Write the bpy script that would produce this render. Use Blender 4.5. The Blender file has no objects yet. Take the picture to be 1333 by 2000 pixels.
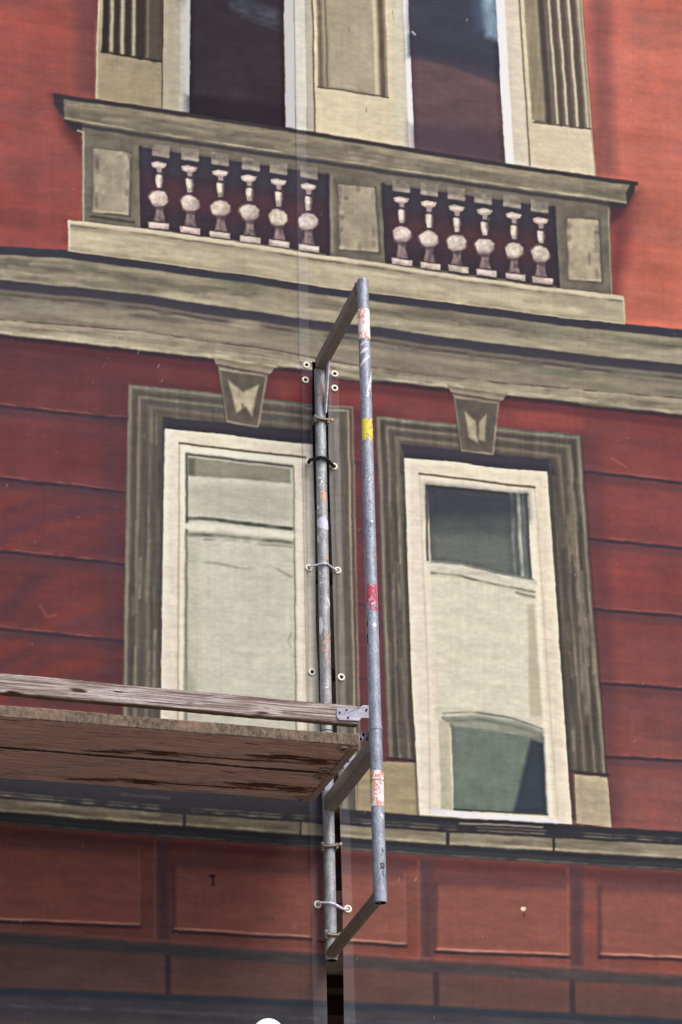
import bpy, bmesh, math, random
import numpy as np
from mathutils import Vector, Matrix
R = math.radians
random.seed(7)
scene = bpy.context.scene
COL = scene.collection
# ------------------------------------------------------------------ camera, sky, sun, exposure
CAM = Vector((-2.7, -9.0158, 1.6))
AX = np.array([[0.95830753, -0.10419909, -0.26606246],      # camera axes in the world (rows: world x, y, z)
               [-0.28481113, -0.42329885, -0.86005855],
               [-0.02300661, 0.89997813, -0.43532754]])
cam = bpy.data.cameras.new('camera'); co = bpy.data.objects.new('camera', cam); COL.objects.link(co)
Mc = Matrix(AX.tolist()).to_4x4(); Mc.translation = CAM; co.matrix_world = Mc
cam.sensor_fit = 'HORIZONTAL'; cam.sensor_width = 24.0; cam.lens = 85.0
cam.clip_start = .1; cam.clip_end = 500
cam.dof.use_dof = True; cam.dof.focus_distance = 9.3; cam.dof.aperture_fstop = 8.0
scene.camera = co
SUN_EL, SUN_AZ = 52, 28            # high, in front of the banner and a little to the right
world = bpy.data.worlds.new('World'); scene.world = world; world.use_nodes = True
nt = world.node_tree; nt.nodes.clear()
sky = nt.nodes.new('ShaderNodeTexSky'); sky.sky_type = 'NISHITA'; sky.sun_disc = False
sky.sun_elevation = R(SUN_EL); sky.sun_rotation = R(180-SUN_AZ); sky.air_density = 1.0; sky.dust_density = 4.0; sky.ozone_density = 1.0
bg = nt.nodes.new('ShaderNodeBackground'); bg.inputs['Strength'].default_value = .1
wo = nt.nodes.new('ShaderNodeOutputWorld'); nt.links.new(sky.outputs[0], bg.inputs['Color']); nt.links.new(bg.outputs[0], wo.inputs['Surface'])
sl = bpy.data.lights.new('sun', 'SUN'); sl.energy = 1.5; sl.angle = R(28); sl.color = (1, .95, .88)
so = bpy.data.objects.new('sun', sl); COL.objects.link(so)
sd = Vector((math.sin(R(SUN_AZ))*math.cos(R(SUN_EL)), -math.cos(R(SUN_AZ))*math.cos(R(SUN_EL)), math.sin(R(SUN_EL))))
so.rotation_euler = sd.to_track_quat('Z', 'Y').to_euler()
scene.view_settings.view_transform = 'Standard'; scene.view_settings.look = 'None'
scene.view_settings.exposure = .97; scene.view_settings.gamma = 1.0
scene.render.engine = 'CYCLES'

F, PX, PY = 4721., 666.5, 1000.
def at(px, py, y):                  # the point of the vertical plane y that stands at a traced place
    d = AX @ np.array([(px-PX)/F, -(py-PY)/F, -1.0])
    k = (y-CAM.y)/d[1]
    return Vector((CAM.x+d[0]*k, y, CAM.z+d[2]*k))
def image_pixels(X, Z):                # banner metres -> image pixels, projected through the fitted camera
    dx = X-CAM.x; dy = -CAM.y; dz = Z-CAM.z
    c0 = AX[0, 0]*dx+AX[1, 0]*dy+AX[2, 0]*dz; c1 = AX[0, 1]*dx+AX[1, 1]*dy+AX[2, 1]*dz; c2 = AX[0, 2]*dx+AX[1, 2]*dy+AX[2, 2]*dz
    return PX+F*c0/-c2, PY-F*c1/-c2

# ------------------------------------------------------------------ helpers
def lin(c):
    c = [x/255. for x in c[:3]]
    return tuple(x/12.92 if x <= .04045 else ((x+.055)/1.055)**2.4 for x in c)+(1.,)
class NT:
    def __init__(s, name):
        s.m = bpy.data.materials.new(name); s.m.use_nodes = True; s.t = s.m.node_tree; s.t.nodes.clear()
        s.out = s.n('ShaderNodeOutputMaterial'); s.b = s.n('ShaderNodeBsdfPrincipled'); s.l(s.b.outputs[0], s.out.inputs['Surface'])
        s.tc = s.n('ShaderNodeTexCoord')
    def n(s, k, **kw):
        o = s.t.nodes.new(k)
        for a, v in kw.items(): setattr(o, a, v)
        return o
    def l(s, a, b): s.t.links.new(a, b)
    def noise(s, scale, stretch=(1, 1, 1), detail=4, rough=.55, loc=(0, 0, 0), dist=0.):
        mp = s.n('ShaderNodeMapping'); mp.inputs['Scale'].default_value = stretch; mp.inputs['Location'].default_value = loc
        s.l(s.tc.outputs['Object'], mp.inputs['Vector'])
        t = s.n('ShaderNodeTexNoise'); t.inputs['Scale'].default_value = scale; t.inputs['Detail'].default_value = detail
        t.inputs['Roughness'].default_value = rough; t.inputs['Distortion'].default_value = dist
        s.l(mp.outputs[0], t.inputs['Vector']); return t.outputs['Fac']
    def ramp(s, fac, *stops):
        r = s.n('ShaderNodeValToRGB'); e = r.color_ramp.elements
        while len(e) < len(stops): e.new(.5)
        for k, (p, c) in enumerate(stops):
            e[k].position = p; e[k].color = c if len(c) == 4 else tuple(c)+(1.,)
        s.l(fac, r.inputs[0]); return r.outputs[0]
    def mask(s, fac, a, b): return s.ramp(fac, (a, (0, 0, 0)), (b, (1, 1, 1)))
    def mix(s, f, a, b, mode='MIX'):
        m = s.n('ShaderNodeMix', data_type='RGBA', blend_type=mode)
        if isinstance(f, (int, float)): m.inputs[0].default_value = f
        else: s.l(f, m.inputs[0])
        for k, x in ((6, a), (7, b)):
            if isinstance(x, tuple): m.inputs[k].default_value = x
            else: s.l(x, m.inputs[k])
        return m.outputs[2]
    def bump(s, h, strength=.3, dist=.002):
        b = s.n('ShaderNodeBump'); b.inputs['Strength'].default_value = strength; b.inputs['Distance'].default_value = dist
        s.l(h, b.inputs['Height']); s.l(b.outputs[0], s.b.inputs['Normal'])
    def done(s, col, rough=.6, metal=0., spec=.5):
        if isinstance(col, tuple): s.b.inputs['Base Color'].default_value = col
        else: s.l(col, s.b.inputs['Base Color'])
        if isinstance(rough, float): s.b.inputs['Roughness'].default_value = rough
        else: s.l(rough, s.b.inputs['Roughness'])
        s.b.inputs['Metallic'].default_value = metal; s.b.inputs['Specular IOR Level'].default_value = spec
        return s.m
def steel(name, a, b, rust=.64, spots=True, metal=.35, rough=.5):
    t = NT(name)
    n1 = t.noise(34, (1, 1, .45), 8, .78); n2 = t.noise(130, (1, 1, .6), 3, .6); n3 = t.noise(9, (1, 1, .35), 6, .7, (3, 1, 5)); n4 = t.noise(330, (1, 1, .5), 2, .5, (1, 7, 2))
    c = t.mix(t.mask(n1, .32, .68), lin(a), lin(b))
    c = t.mix(t.ramp(n2, (.35, (0, 0, 0)), (.75, (.55, .55, .55))), c, lin([x*.62 for x in a]))
    c = t.mix(t.ramp(n3, (rust, (0, 0, 0)), (rust+.1, (.6, .6, .6))), c, lin((122, 92, 76)))
    if spots:
        c = t.mix(t.ramp(n4, (.66, (0, 0, 0)), (.70, (.9, .9, .9))), c, lin((206, 198, 186)))
        n5 = t.noise(190, (1, 1, .8), 2, .5, (9, 3, 4)); c = t.mix(t.ramp(n5, (.70, (0, 0, 0)), (.74, (.9, .9, .9))), c, lin((34, 32, 38)))
    t.bump(n1, .25, .0015)
    return t.done(c, t.ramp(n1, (.3, (rough-.12,)*3), (.7, (rough+.15,)*3)), metal)
M = {}
M['tube'] = steel('galvanised_steel', (112, 120, 136), (184, 190, 202))
M['tube_in'] = steel('galvanised_steel_stained', (116, 120, 128), (190, 192, 196), .62)
M['beam'] = steel('dull_steel', (112, 106, 102), (158, 152, 146), .58, False, .25, .55)
M['bar'] = steel('old_steel_tube', (108, 98, 86), (146, 134, 118), .55, True, .2, .6)
M['clamp'] = steel('clamp_steel', (92, 86, 82), (146, 138, 130), .5, False, .3, .5)
M['fitting'] = steel('zinc_fitting', (128, 128, 146), (160, 160, 176), .66, False, .35, .5)
M['fitting_dark'] = steel('dirty_fitting', (134, 112, 102), (166, 146, 134), .6, False, .1, .7)
M['dark_hole'] = NT('inside_black').done(lin((14, 12, 12)), .9)
def plain(name, c, rough=.6, amp=.1, sc=60, spec=.4):
    t = NT(name); n = t.noise(sc, (1, 1, 1), 4)
    return t.done(t.mix(t.mask(n, .3, .7), lin([x*(1-amp) for x in c]), lin([min(255, x*(1+amp)) for x in c])), rough, 0., spec)
M['eyelet'] = plain('white_plastic_eyelet', (226, 220, 204), .45, .04)
M['cord_white'] = plain('white_plastic_cord', (206, 208, 222), .4, .05)
M['cord_black'] = plain('black_rubber_strap', (24, 23, 28), .55, .2)
M['globe'] = plain('white_glass_globe', (238, 238, 244), .2, .01)
M['paint_white'] = plain('white_paint', (222, 220, 222), .6, .06, 200)
M['paint_lilac'] = plain('pale_tape', (200, 200, 220), .5, .04, 90)
M['paint_orange'] = plain('orange_paint', (214, 160, 104), .6, .08, 200)
M['paint_pink'] = plain('plaster_splash', (186, 158, 146), .8, .12, 200)
M['paint_yellow'] = plain('yellow_paint', (216, 198, 66), .55, .08, 160)
M['paint_red'] = plain('red_paint', (206, 44, 74), .55, .1, 160)
M['paint_black'] = plain('black_scrawl', (22, 20, 24), .6, .1, 160)
t = NT('worn_marking_tape')
n1 = t.noise(46, (1, 1, .55), 5, .75, (2, 3, 1), 1.2); n2 = t.noise(170, (1, 1, .7), 2, .5); n3 = t.noise(60, (1, 1, .5), 4, .7, (7, 3, 1), .6)
c = t.mix(t.ramp(n1, (.52, (0, 0, 0)), (.58, (.9, .9, .9))), lin((232, 226, 222)), lin((222, 96, 78)))
c = t.mix(t.ramp(n2, (.69, (0, 0, 0)), (.72, (.9, .9, .9))), c, lin((52, 52, 66)))
M['tape'] = t.done(c, .5)
t = NT('chipped_marking_tape')
n1 = t.noise(60, (1, 1, .6), 5, .75, (4, 3, 1), 1.2); n2 = t.noise(120, (1, 1, .8), 3, .6, (1, 8, 1)); n3 = t.noise(24, (1, 1, .8), 3, .6, (5, 8, 1))
c = t.mix(t.mask(n3, .5, .6), lin((234, 226, 224)), lin((226, 206, 150)))
c = t.mix(t.ramp(n1, (.5, (0, 0, 0)), (.56, (.9, .9, .9))), c, lin((214, 88, 76)))
c = t.mix(t.ramp(n2, (.62, (0, 0, 0)), (.66, (1, 1, 1))), c, lin((44, 48, 62)))
M['tape_worn'] = t.done(c, .5)
def wood(name, dark, light, flake=None, st=(1, 14, 14), paint=None, bump=.6):
    t = NT(name)
    g1 = t.noise(5, st, 8, .7, dist=.6); g2 = t.noise(16, (st[0]*.7, st[1]*1.6, st[2]*1.6), 6, .7, (3, 1, 2), .3); g3 = t.noise(3.2, (1, 3, 3), 5, .6, (8, 1, 2))
    c = t.mix(t.mask(g1, .36, .62), lin(dark), lin(light))
    c = t.mix(t.ramp(g2, (.36, (.85, .85, .85)), (.5, (0, 0, 0))), c, lin([x*.45 for x in dark]))
    if paint: c = t.mix(t.ramp(g3, (.44, (0, 0, 0)), (.66, (.75, .75, .75))), c, lin(paint))
    if flake:
        f = t.noise(6.5, (.22, 1.7, 1.7), 9, .66, (2, 9, 1), .2)
        c = t.mix(t.ramp(f, (.553, (0, 0, 0)), (.572, (.95, .95, .95))), c, lin(flake))
    t.bump(g2, bump, .003)
    return t.done(c, .8, 0., .25)
def board_mat():                      # weathered softwood: raised pale grain over dark brown grooves, knots
    t = NT('weathered_grey_board')
    mp = t.n('ShaderNodeMapping'); mp.inputs['Scale'].default_value = (1.1, 1, 5.5); t.l(t.tc.outputs['Object'], mp.inputs['Vector'])
    vo = t.n('ShaderNodeTexVoronoi', feature='SMOOTH_F1', voronoi_dimensions='3D'); vo.inputs['Scale'].default_value = 4.2; t.l(mp.outputs[0], vo.inputs['Vector'])
    warp = t.ramp(vo.outputs['Distance'], (0, (1, 1, 1)), (.32, (0, 0, 0)))
    knot = t.ramp(vo.outputs['Distance'], (.07, (1, 1, 1)), (.13, (0, 0, 0)))
    g = t.noise(34, (.05, 1, 3.6), 7, .72, dist=.5); g2 = t.noise(60, (.04, 1, 3.6), 5, .7, (3, 1, 2), .4); b = t.noise(4, (1, 1, 5), 4, .6, (6, 1, 2))
    gw = t.mix(.22, g, warp, 'ADD')
    c = t.ramp(gw, (.34, lin((58, 42, 42))), (.46, lin((112, 94, 90))), (.58, lin((186, 178, 176))), (.72, lin((142, 122, 122))), (.9, lin((70, 52, 50))))
    c = t.mix(t.ramp(g2, (.36, (.9, .9, .9)), (.46, (0, 0, 0))), c, lin((52, 36, 36)))
    c = t.mix(t.ramp(b, (.48, (0, 0, 0)), (.68, (.7, .7, .7))), c, lin((112, 88, 84)))
    c = t.mix(knot, c, lin((56, 36, 32)))
    t.bump(g2, .9, .003)
    return t.done(c, .85, 0., .2)
M['board'] = board_mat()
M['board_end'] = wood('brown_board_edge', (84, 64, 48), (132, 106, 78), None, (2, 10, 10))
M['plank'] = wood('plank_underside', (172, 136, 122), (200, 166, 152), (64, 28, 16), (.7, 7, 7), None, .5)
t = NT('crusted_plank_edge')
n1 = t.noise(40, (1, 1, .6), 6, .75); n2 = t.noise(90, (1.4, 1, .4), 4, .7, (2, 2, 2)); n3 = t.noise(7, (1, 1, 1), 4, .6, (4, 2, 2))
c = t.mix(t.mask(n1, .35, .65), lin((74, 66, 60)), lin((128, 112, 96)))
c = t.mix(t.ramp(n2, (.35, (.8, .8, .8)), (.5, (0, 0, 0))), c, lin((62, 48, 42)))
c = t.mix(t.ramp(n3, (.5, (0, 0, 0)), (.66, (.5, .5, .5))), c, lin((140, 112, 98)))
t.bump(n1, .9, .004); M['plank_edge'] = t.done(c, .9, 0., .2)

M['plank_side'] = plain('gap_shade_plank_side', (46, 34, 30), .9, .3, 60)  # shade of the gap between the planks, put into this side's colour
def tag(o, label=None, cat=None, group=None, kind=None):
    if label: o['label'] = label
    if cat: o['category'] = cat
    if group: o['group'] = group
    if kind: o['kind'] = kind
    return o
def empty(name, loc):
    o = bpy.data.objects.new(name, None); COL.objects.link(o); o.location = loc; o.empty_display_size = .05; return o
class MB:
    def __init__(s): s.v = []; s.f = []; s.mi = []; s.sm = []
    def add(s, vs, fs, mi=0, smooth=False):
        k = len(s.v); s.v += [tuple(x) for x in vs]; s.f += [tuple(i+k for i in f) for f in fs]; s.mi += [mi]*len(fs); s.sm += [smooth]*len(fs)
    def box(s, a, b, mi=0, axes=None, c=None):
        if axes is None:
            x0, y0, z0 = a; x1, y1, z1 = b
            vs = [(x0, y0, z0), (x1, y0, z0), (x1, y1, z0), (x0, y1, z0), (x0, y0, z1), (x1, y0, z1), (x1, y1, z1), (x0, y1, z1)]
        s.add(vs, [(0, 3, 2, 1), (4, 5, 6, 7), (0, 1, 5, 4), (1, 2, 6, 5), (2, 3, 7, 6), (3, 0, 4, 7)], mi)
    def bar(s, p, q, w, h, mi=0, up=(0, 0, 1)):       # a straight bar of rectangular section from p to q
        p = Vector(p); q = Vector(q); d = (q-p).normalized(); a = d.cross(Vector(up)).normalized(); b = a.cross(d)
        vs = [e+a*sx*w/2+b*sy*h/2 for e in (p, q) for sx, sy in ((-1, -1), (1, -1), (1, 1), (-1, 1))]
        s.add(vs, [(3, 2, 1, 0), (4, 5, 6, 7), (0, 1, 5, 4), (1, 2, 6, 5), (2, 3, 7, 6), (3, 0, 4, 7)], mi)
    def tube(s, pts, r, n=28, hollow=0., mi=0, caps=True, mi_in=None, wob=0.):
        pts = [Vector(p) for p in pts]; rings = []; ref = None
        for i, p in enumerate(pts):
            d = (pts[min(i+1, len(pts)-1)]-pts[max(i-1, 0)]).normalized()
            if ref is None: ref = d.orthogonal().normalized()
            ref = (ref-d*ref.dot(d)).normalized(); e = d.cross(ref); rr = r[i] if isinstance(r, (list, tuple)) else r
            rr *= 1+wob*random.uniform(-1, 1)
            rings.append([p+(ref*math.cos(a)+e*math.sin(a))*rr for a in (2*math.pi*k/n for k in range(n))])
        fs = [(i*n+k, i*n+(k+1) % n, (i+1)*n+(k+1) % n, (i+1)*n+k) for i in range(len(pts)-1) for k in range(n)]
        s.add([v for q in rings for v in q], fs, mi, True)
        for end, ring, p in ((0, rings[0], pts[0]), (1, rings[-1], pts[-1])):
            if hollow:
                q = pts[1] if end == 0 else pts[-2]; d = (q-p).normalized()*.05
                inner = [p+(v-p)*hollow for v in ring]; deep = [v+d for v in inner]
                fa = [(k, (k+1) % n, n+(k+1) % n, n+k) for k in range(n)]; fb = [(n+k, n+(k+1) % n, 2*n+(k+1) % n, 2*n+k) for k in range(n)]
                if end == 0: fa = [f[::-1] for f in fa]; fb = [f[::-1] for f in fb]
                s.add(ring+inner+deep, fa, mi); s.add(ring+inner+deep, fb, mi if mi_in is None else mi_in)
                s.add(deep, [tuple(range(n))[::-1] if end == 0 else tuple(range(n))], mi if mi_in is None else mi_in)
            elif caps: s.add(ring, [tuple(range(n))[::-1] if end == 0 else tuple(range(n))], mi)
    def build(s, name, mats, parent=None, bevel=0., loc=None):
        me = bpy.data.meshes.new(name); org = Vector(loc) if loc is not None else (parent.matrix_world.translation if parent else Vector())
        base = PW.get(parent, Vector()) if parent else (Vector(loc) if loc is not None else Vector())
        me.from_pydata([tuple(Vector(v)-base) for v in s.v], [], s.f)
        for m in (mats if isinstance(mats, list) else [mats]): me.materials.append(m)
        me.polygons.foreach_set('material_index', s.mi); me.polygons.foreach_set('use_smooth', s.sm); me.update()
        o = bpy.data.objects.new(name, me); COL.objects.link(o)
        if parent: o.parent = parent; PW[o] = base
        else: o.location = base; PW[o] = base
        if bevel:
            b = o.modifiers.new('bevel', 'BEVEL'); b.width = bevel; b.segments = 2; b.limit_method = 'ANGLE'; b.harden_normals = False
        return o
PW = {}                              # world position of each object's origin
def thing(name, loc, *a, **k):
    o = empty(name, loc); PW[o] = Vector(loc); return tag(o, *a, **k)
# ---------------------------------------------------------------------------------------------
# The artwork printed on the banner.  The banner is a flat sheet of mesh fabric carrying a
# hand-painted trompe-l'oeil facade, ink shading included; its shapes are traced in image pixels, cast from the camera onto its plane.
# ---------------------------------------------------------------------------------------------
class Noise:
    def __init__(s, seed, n=256):
        s.g = np.random.RandomState(seed).rand(n, n).astype(np.float32); s.n = n
    def __call__(s, x, y):
        xi = np.floor(x); yi = np.floor(y); fx = x - xi; fy = y - yi
        fx = fx*fx*(3-2*fx); fy = fy*fy*(3-2*fy)
        n = s.n; x0 = xi.astype(np.int32) % n; y0 = yi.astype(np.int32) % n
        x1 = (x0+1) % n; y1 = (y0+1) % n; g = s.g
        a = g[y0, x0]*(1-fx)+g[y0, x1]*fx; b = g[y1, x0]*(1-fx)+g[y1, x1]*fx
        return (a*(1-fy)+b*fy)*2-1
NZ = [Noise(k) for k in range(8)]
def fbm(k, x, y, o=3):
    t = 0; a = 1; s = 0
    for i in range(o):
        t = t+a*NZ[(k+i) % 8](x*2**i+17.3*i+k*5.1, y*2**i+9.1*i+k*3.7); s += a; a *= .55
    return t/s

class Art:
    def __init__(s, U, V):
        U = U.astype(np.float32); V = V.astype(np.float32)
        s.U0, s.V0 = U, V
        s.U = U+1.0*fbm(0, U/34, V/34, 2)+.4*NZ[3](U/7, V/7)
        s.V = V+1.2*fbm(2, U/40, V/30, 2)+.5*NZ[4](U/8, V/6)
        s.rgb = np.zeros(U.shape+(3,), np.float32)
        s.pid = np.zeros(U.shape, np.int32)
        s.u0 = U.min(0); s.u1 = U.max(0); s.v0 = V.min(1); s.v1 = V.max(1)
    def box(s, x0, y0, x1, y1):
        c = np.nonzero((s.u1 >= x0) & (s.u0 <= x1))[0]; r = np.nonzero((s.v1 >= y0) & (s.v0 <= y1))[0]
        if len(c) == 0 or len(r) == 0: return None
        return (slice(r[0], r[-1]+1), slice(c[0], c[-1]+1))
    def put(s, sl, m, col, a, tex, part):
        c = np.asarray(col, np.float32)/255.
        U = s.U[sl]; V = s.V[sl]
        t = c[None, None, :] if c.ndim == 1 else c
        if tex:
            amp, lx, ly, k = tex
            nn = fbm(k, U/lx, (V-.1*U)/ly, 3)
            t = t*(1+1.1*amp*nn)[..., None]
        mm = (m*a)[..., None]
        s.rgb[sl] = s.rgb[sl]*(1-mm)+t*mm
        if part is not None: s.pid[sl][m > .5] = part
    def fill(s, poly, col, soft=2., a=1., tex=None, part=None, side=None):
        xs = [p[0] for p in poly]; ys = [p[1] for p in poly]; q = soft+3
        sl = s.box(min(xs)-q, min(ys)-q, max(xs)+q, max(ys)+q)
        if sl is None: return
        U = s.U[sl]; V = s.V[sl]; d2 = np.full(U.shape, 1e9, np.float32); ins = np.zeros(U.shape, bool)
        n = len(poly)
        for i in range(n):
            ax, ay = poly[i]; bx, by = poly[(i+1) % n]; ex, ey = bx-ax, by-ay
            L = ex*ex+ey*ey+1e-9
            t = np.clip(((U-ax)*ex+(V-ay)*ey)/L, 0, 1)
            d2 = np.minimum(d2, (U-ax-t*ex)**2+(V-ay-t*ey)**2)
            if ay != by:
                ins ^= ((ay > V) != (by > V)) & (U < (V-ay)*ex/ey+ax)
        sd = np.where(ins, 1, -1)*np.sqrt(d2)
        m = np.clip(sd/soft+.5, 0, 1); m = m*m*(3-2*m)
        s.put(sl, m, col, a, tex, part)
    def line(s, pts, w, col, soft=1.6, a=1., tex=None, brk=0, part=None):
        xs = [p[0] for p in pts]; ys = [p[1] for p in pts]; q = w+soft+3
        sl = s.box(min(xs)-q, min(ys)-q, max(xs)+q, max(ys)+q)
        if sl is None: return
        U = s.U[sl]; V = s.V[sl]; d2 = np.full(U.shape, 1e9, np.float32)
        for (ax, ay), (bx, by) in zip(pts[:-1], pts[1:]):
            ex, ey = bx-ax, by-ay; L = ex*ex+ey*ey+1e-9
            t = np.clip(((U-ax)*ex+(V-ay)*ey)/L, 0, 1)
            d2 = np.minimum(d2, (U-ax-t*ex)**2+(V-ay-t*ey)**2)
        m = np.clip((w/2-np.sqrt(d2))/soft+.5, 0, 1)
        if brk:
            m = m*np.clip(.75+brk*fbm(5, U/26, V/26, 2), 0, 1)
        s.put(sl, m, col, a, tex, part)
    def blob(s, cx, cy, rx, ry, col, a=1., soft=.5, tex=None, part=None, sh=0.):
        sl = s.box(cx-rx*(1.1+soft), cy-ry*(1.1+soft), cx+rx*(1.1+soft), cy+ry*(1.1+soft))
        if sl is None: return
        X = (s.U[sl]-cx)/rx; Y = (s.V[sl]-cy-sh*(s.U[sl]-cx))/ry
        r = np.sqrt(X*X+Y*Y); m = np.clip((1-r)/soft+.5, 0, 1); m = m*m*(3-2*m)
        s.put(sl, m, col, a, tex, part)

def yx(pts, x):                      # height of a traced edge at x, running on beyond its ends
    if x <= pts[0][0]: a, b = pts[0], pts[1]
    elif x >= pts[-1][0]: a, b = pts[-2], pts[-1]
    else:
        for a, b in zip(pts[:-1], pts[1:]):
            if a[0] <= x <= b[0]: break
    return a[1]+(b[1]-a[1])*(x-a[0])/(b[0]-a[0])
def sm(pts):                         # one fair curve through hand-traced points
    x = np.array([p[0] for p in pts], float); y = np.array([p[1] for p in pts], float)
    c = np.polyfit(x/1000, y, 3 if len(pts) > 6 else 2); return [(float(q), float(np.polyval(c, q/1000))) for q in np.linspace(x[0], x[-1], 9)]
X0, X1 = -4200, 5600
def seg(pts, x0, x1, dy=0, n=None):
    xs = [x0]+[p[0] for p in pts if x0 < p[0] < x1]+[x1]
    return [(x, yx(pts, x)+dy) for x in xs]
def band(top, bot, x0=X0, x1=X1, dt=0, db=0):
    return seg(top, x0, x1, dt)+seg(bot, x0, x1, db)[::-1]

CREAM = (206, 196, 170); STONE = (128, 120, 102); GREY = (96, 90, 80); DARK = (48, 44, 54); NAVY = (44, 46, 60)
SHADE = (72, 66, 60)

def paint(U, V):
    A = Art(U, V); u, v = A.U0, A.V0
    S = lambda a, b, x: np.clip((x-a)/(b-a), 0, 1)**2*(3-2*np.clip((x-a)/(b-a), 0, 1))
    def C(*c): return np.array(c, np.float32)/255.
    def mix(a, b, t): return a*(1-t[..., None])+b*t[..., None]
    w = v-.1*(u-666)                      # roughly level coordinate
    # ---- reds of the painted wall -----------------------------------------------------------
    base = mix(C(158, 74, 64), C(198, 104, 84), S(500, 1250, u))
    base = mix(base, C(146, 68, 62), S(200, 470, v)*(1-S(250, 700, u))*.7)
    base = mix(base, C(208, 108, 82), S(360, 520, v)*S(1050, 1250, u)*.8)
    mid = mix(C(106, 50, 54), C(132, 62, 60), S(300, 1200, u))
    mid = mix(mid, C(134, 76, 70), S(1050, 1500, w)*S(900, 1300, u))
    mid = mix(mid, C(108, 50, 48), S(950, 1300, v)*(1-S(200, 500, u))*.8)
    low = mix(C(128, 71, 59), C(132, 73, 62), S(500, 1250, u))
    low = mix(low, C(98, 70, 61), S(1850, 1930, w))
    A.rgb[:] = mix(base, mid, S(600, 640, w))
    A.rgb[:] = mix(A.rgb, low, S(1600, 1640, w-(-.03)*(u-666)))
    n1 = fbm(1, u/240, v/90, 4); n2 = fbm(3, u/420, w/26, 3); n3 = fbm(6, u/40, v/300, 3)
    A.rgb *= (1+.12*n1+.08*n2+.05*n3)[..., None]
    g = np.clip(fbm(4, u/150, w/70, 3)*1.6, 0, 1)
    A.rgb[:] = mix(A.rgb, A.rgb*C(285, 232, 205), g*.5)
    g = np.clip(fbm(7, u/120, w/50, 3)*1.4, 0, 1)
    A.rgb[:] = mix(A.rgb, A.rgb*C(200, 232, 262), g*.6)

    # ink banding of the coarse print, strongest on the left
    ph = (v+.35*u+90*fbm(5, u/330, v/330, 2))/9.5
    am_ = S(900, 1000, v)*(1-S(1350, 1600, v))*(1-S(180, 420, u))+.5*S(1850, 1950, v)
    st = np.sin(ph)*.5+.5*np.sin(ph*.43+1.7)
    A.rgb[:] = A.rgb*(1+am_[..., None]*st[..., None]*np.array((.10, .02, -.10), np.float32))
    # ---- rustication lines of the middle storey --------------------------------------------------
    def groove(pts, x0, x1, a=1.):
        A.fill(band(pts, pts, x0, x1, -16, -3), (134, 66, 62), 10, .18*a)
        A.line(seg(pts, x0, x1, -5.5), 2.4, (158, 96, 84), 4, .6*a, brk=2.2)
        A.line(seg(pts, x0, x1), 6, (52, 38, 54), 4.5, .95*a, tex=(.2, 40, 8, 2))
        A.fill(band(pts, pts, x0, x1, 2, 19), (78, 52, 62), 14, .5*a)
        A.fill(band(pts, pts, x0, x1, 14, 34), (136, 62, 56), 14, .2*a)
    for y0, y1 in ((795, 821), (936, 963), (1078, 1104), (1229, 1254), (1385, 1408)):
        groove([(0, y0), (246, y1)], X0, 247)
    for y0, y1 in ((922, 943), (1052, 1070), (1189, 1204), (1333, 1346), (1477, 1486)):
        groove([(1150, y0), (1333, y1)], 1130, X1)
    for y0 in (905, 1040, 1180, 1325, 1470):
        groove([(690, y0-2), (745, y0+4)], 688, 742, .5)
    A.line([(1195, 893), (1225, 912)], 3, (186, 92, 84), 3, .6, brk=1)
    A.line([(78, 1183), (92, 1205), (110, 1200)], 4, (168, 80, 72), 5, .5)
    for q_ in ([(205, 740), (252, 745), (244, 1540), (196, 1530)], [(1130, 840), (1172, 846), (1222, 1610), (1185, 1610)], [(690, 800), (752, 806), (770, 1590), (705, 1590)], [(1130, -900), (1160, -900), (1205, 340), (1160, 340)], [(150, -900), (196, -900), (192, 190), (150, 186)]):
        A.fill(q_, (70, 44, 56), 34, .38)
    A.fill([(540, 722), (612, 730), (612, 790), (545, 782)], (150, 62, 54), 22, .5)
    A.fill([(1000, 790), (1140, 800), (1140, 838), (1010, 826)], (166, 72, 64), 24, .6)
    A.fill([(648, 745), (860, 768), (880, 800), (650, 790)], (132, 54, 50), 20, .4)
    # ---- entablature between the storeys ------------------------------------------------------------
    a1 = [(0, 482), (131, 489), (187, 498), (270, 509), (375, 524), (500, 540), (625, 560), (722, 572), (833, 586), (983, 604), (1095, 619), (1223, 632), (1333, 644)]
    a2 = [(0, 549), (187, 567), (300, 581), (400, 597), (512, 612), (625, 629), (737, 641), (833, 656), (983, 674), (1095, 687), (1208, 700), (1333, 713)]
    am = [(0, 625), (187, 640), (281, 649), (398, 666), (500, 678), (587, 694), (650, 706), (722, 718), (869, 736), (983, 747), (1095, 757), (1333, 777)]
    ab = [(0, 653), (187, 675), (300, 689), (409, 700), (539, 715), (610, 724), (662, 735), (722, 741), (869, 757), (990, 771), (1095, 782), (1208, 795), (1333, 809)]
    A.fill(band(a1, ab), (122, 116, 98), 2, tex=(.12, 70, 18, 1), part=40)
    A.fill(band(a1, a2, dt=14, db=-22), (120, 114, 96), 14, .8, tex=(.22, 60, 14, 2))
    A.fill(band(a2, a2, dt=-26, db=-2), (158, 150, 128), 10, .85, tex=(.16, 50, 10, 4))
    A.fill(band(a1, a1, dt=15, db=24), (150, 142, 120), 7, .5, tex=(.2, 40, 10, 5))
    A.fill(band(a2, am, dt=30, db=-2), (136, 127, 110), 12, .9, tex=(.1, 90, 20, 3))
    A.fill(band(am, ab), (158, 149, 128), 5, .9, tex=(.2, 45, 9, 6))
    A.line(seg(ab, X0, X1, -5), 5, (192, 183, 160), 4, .75, brk=1.2)
    A.line(seg(am, X0, X1, 0), 2.6, (74, 66, 58), 3, .8, brk=1.5)
    A.line(seg(am, X0, X1, 14), 3, (96, 88, 76), 5, .6, brk=1.7)
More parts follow.
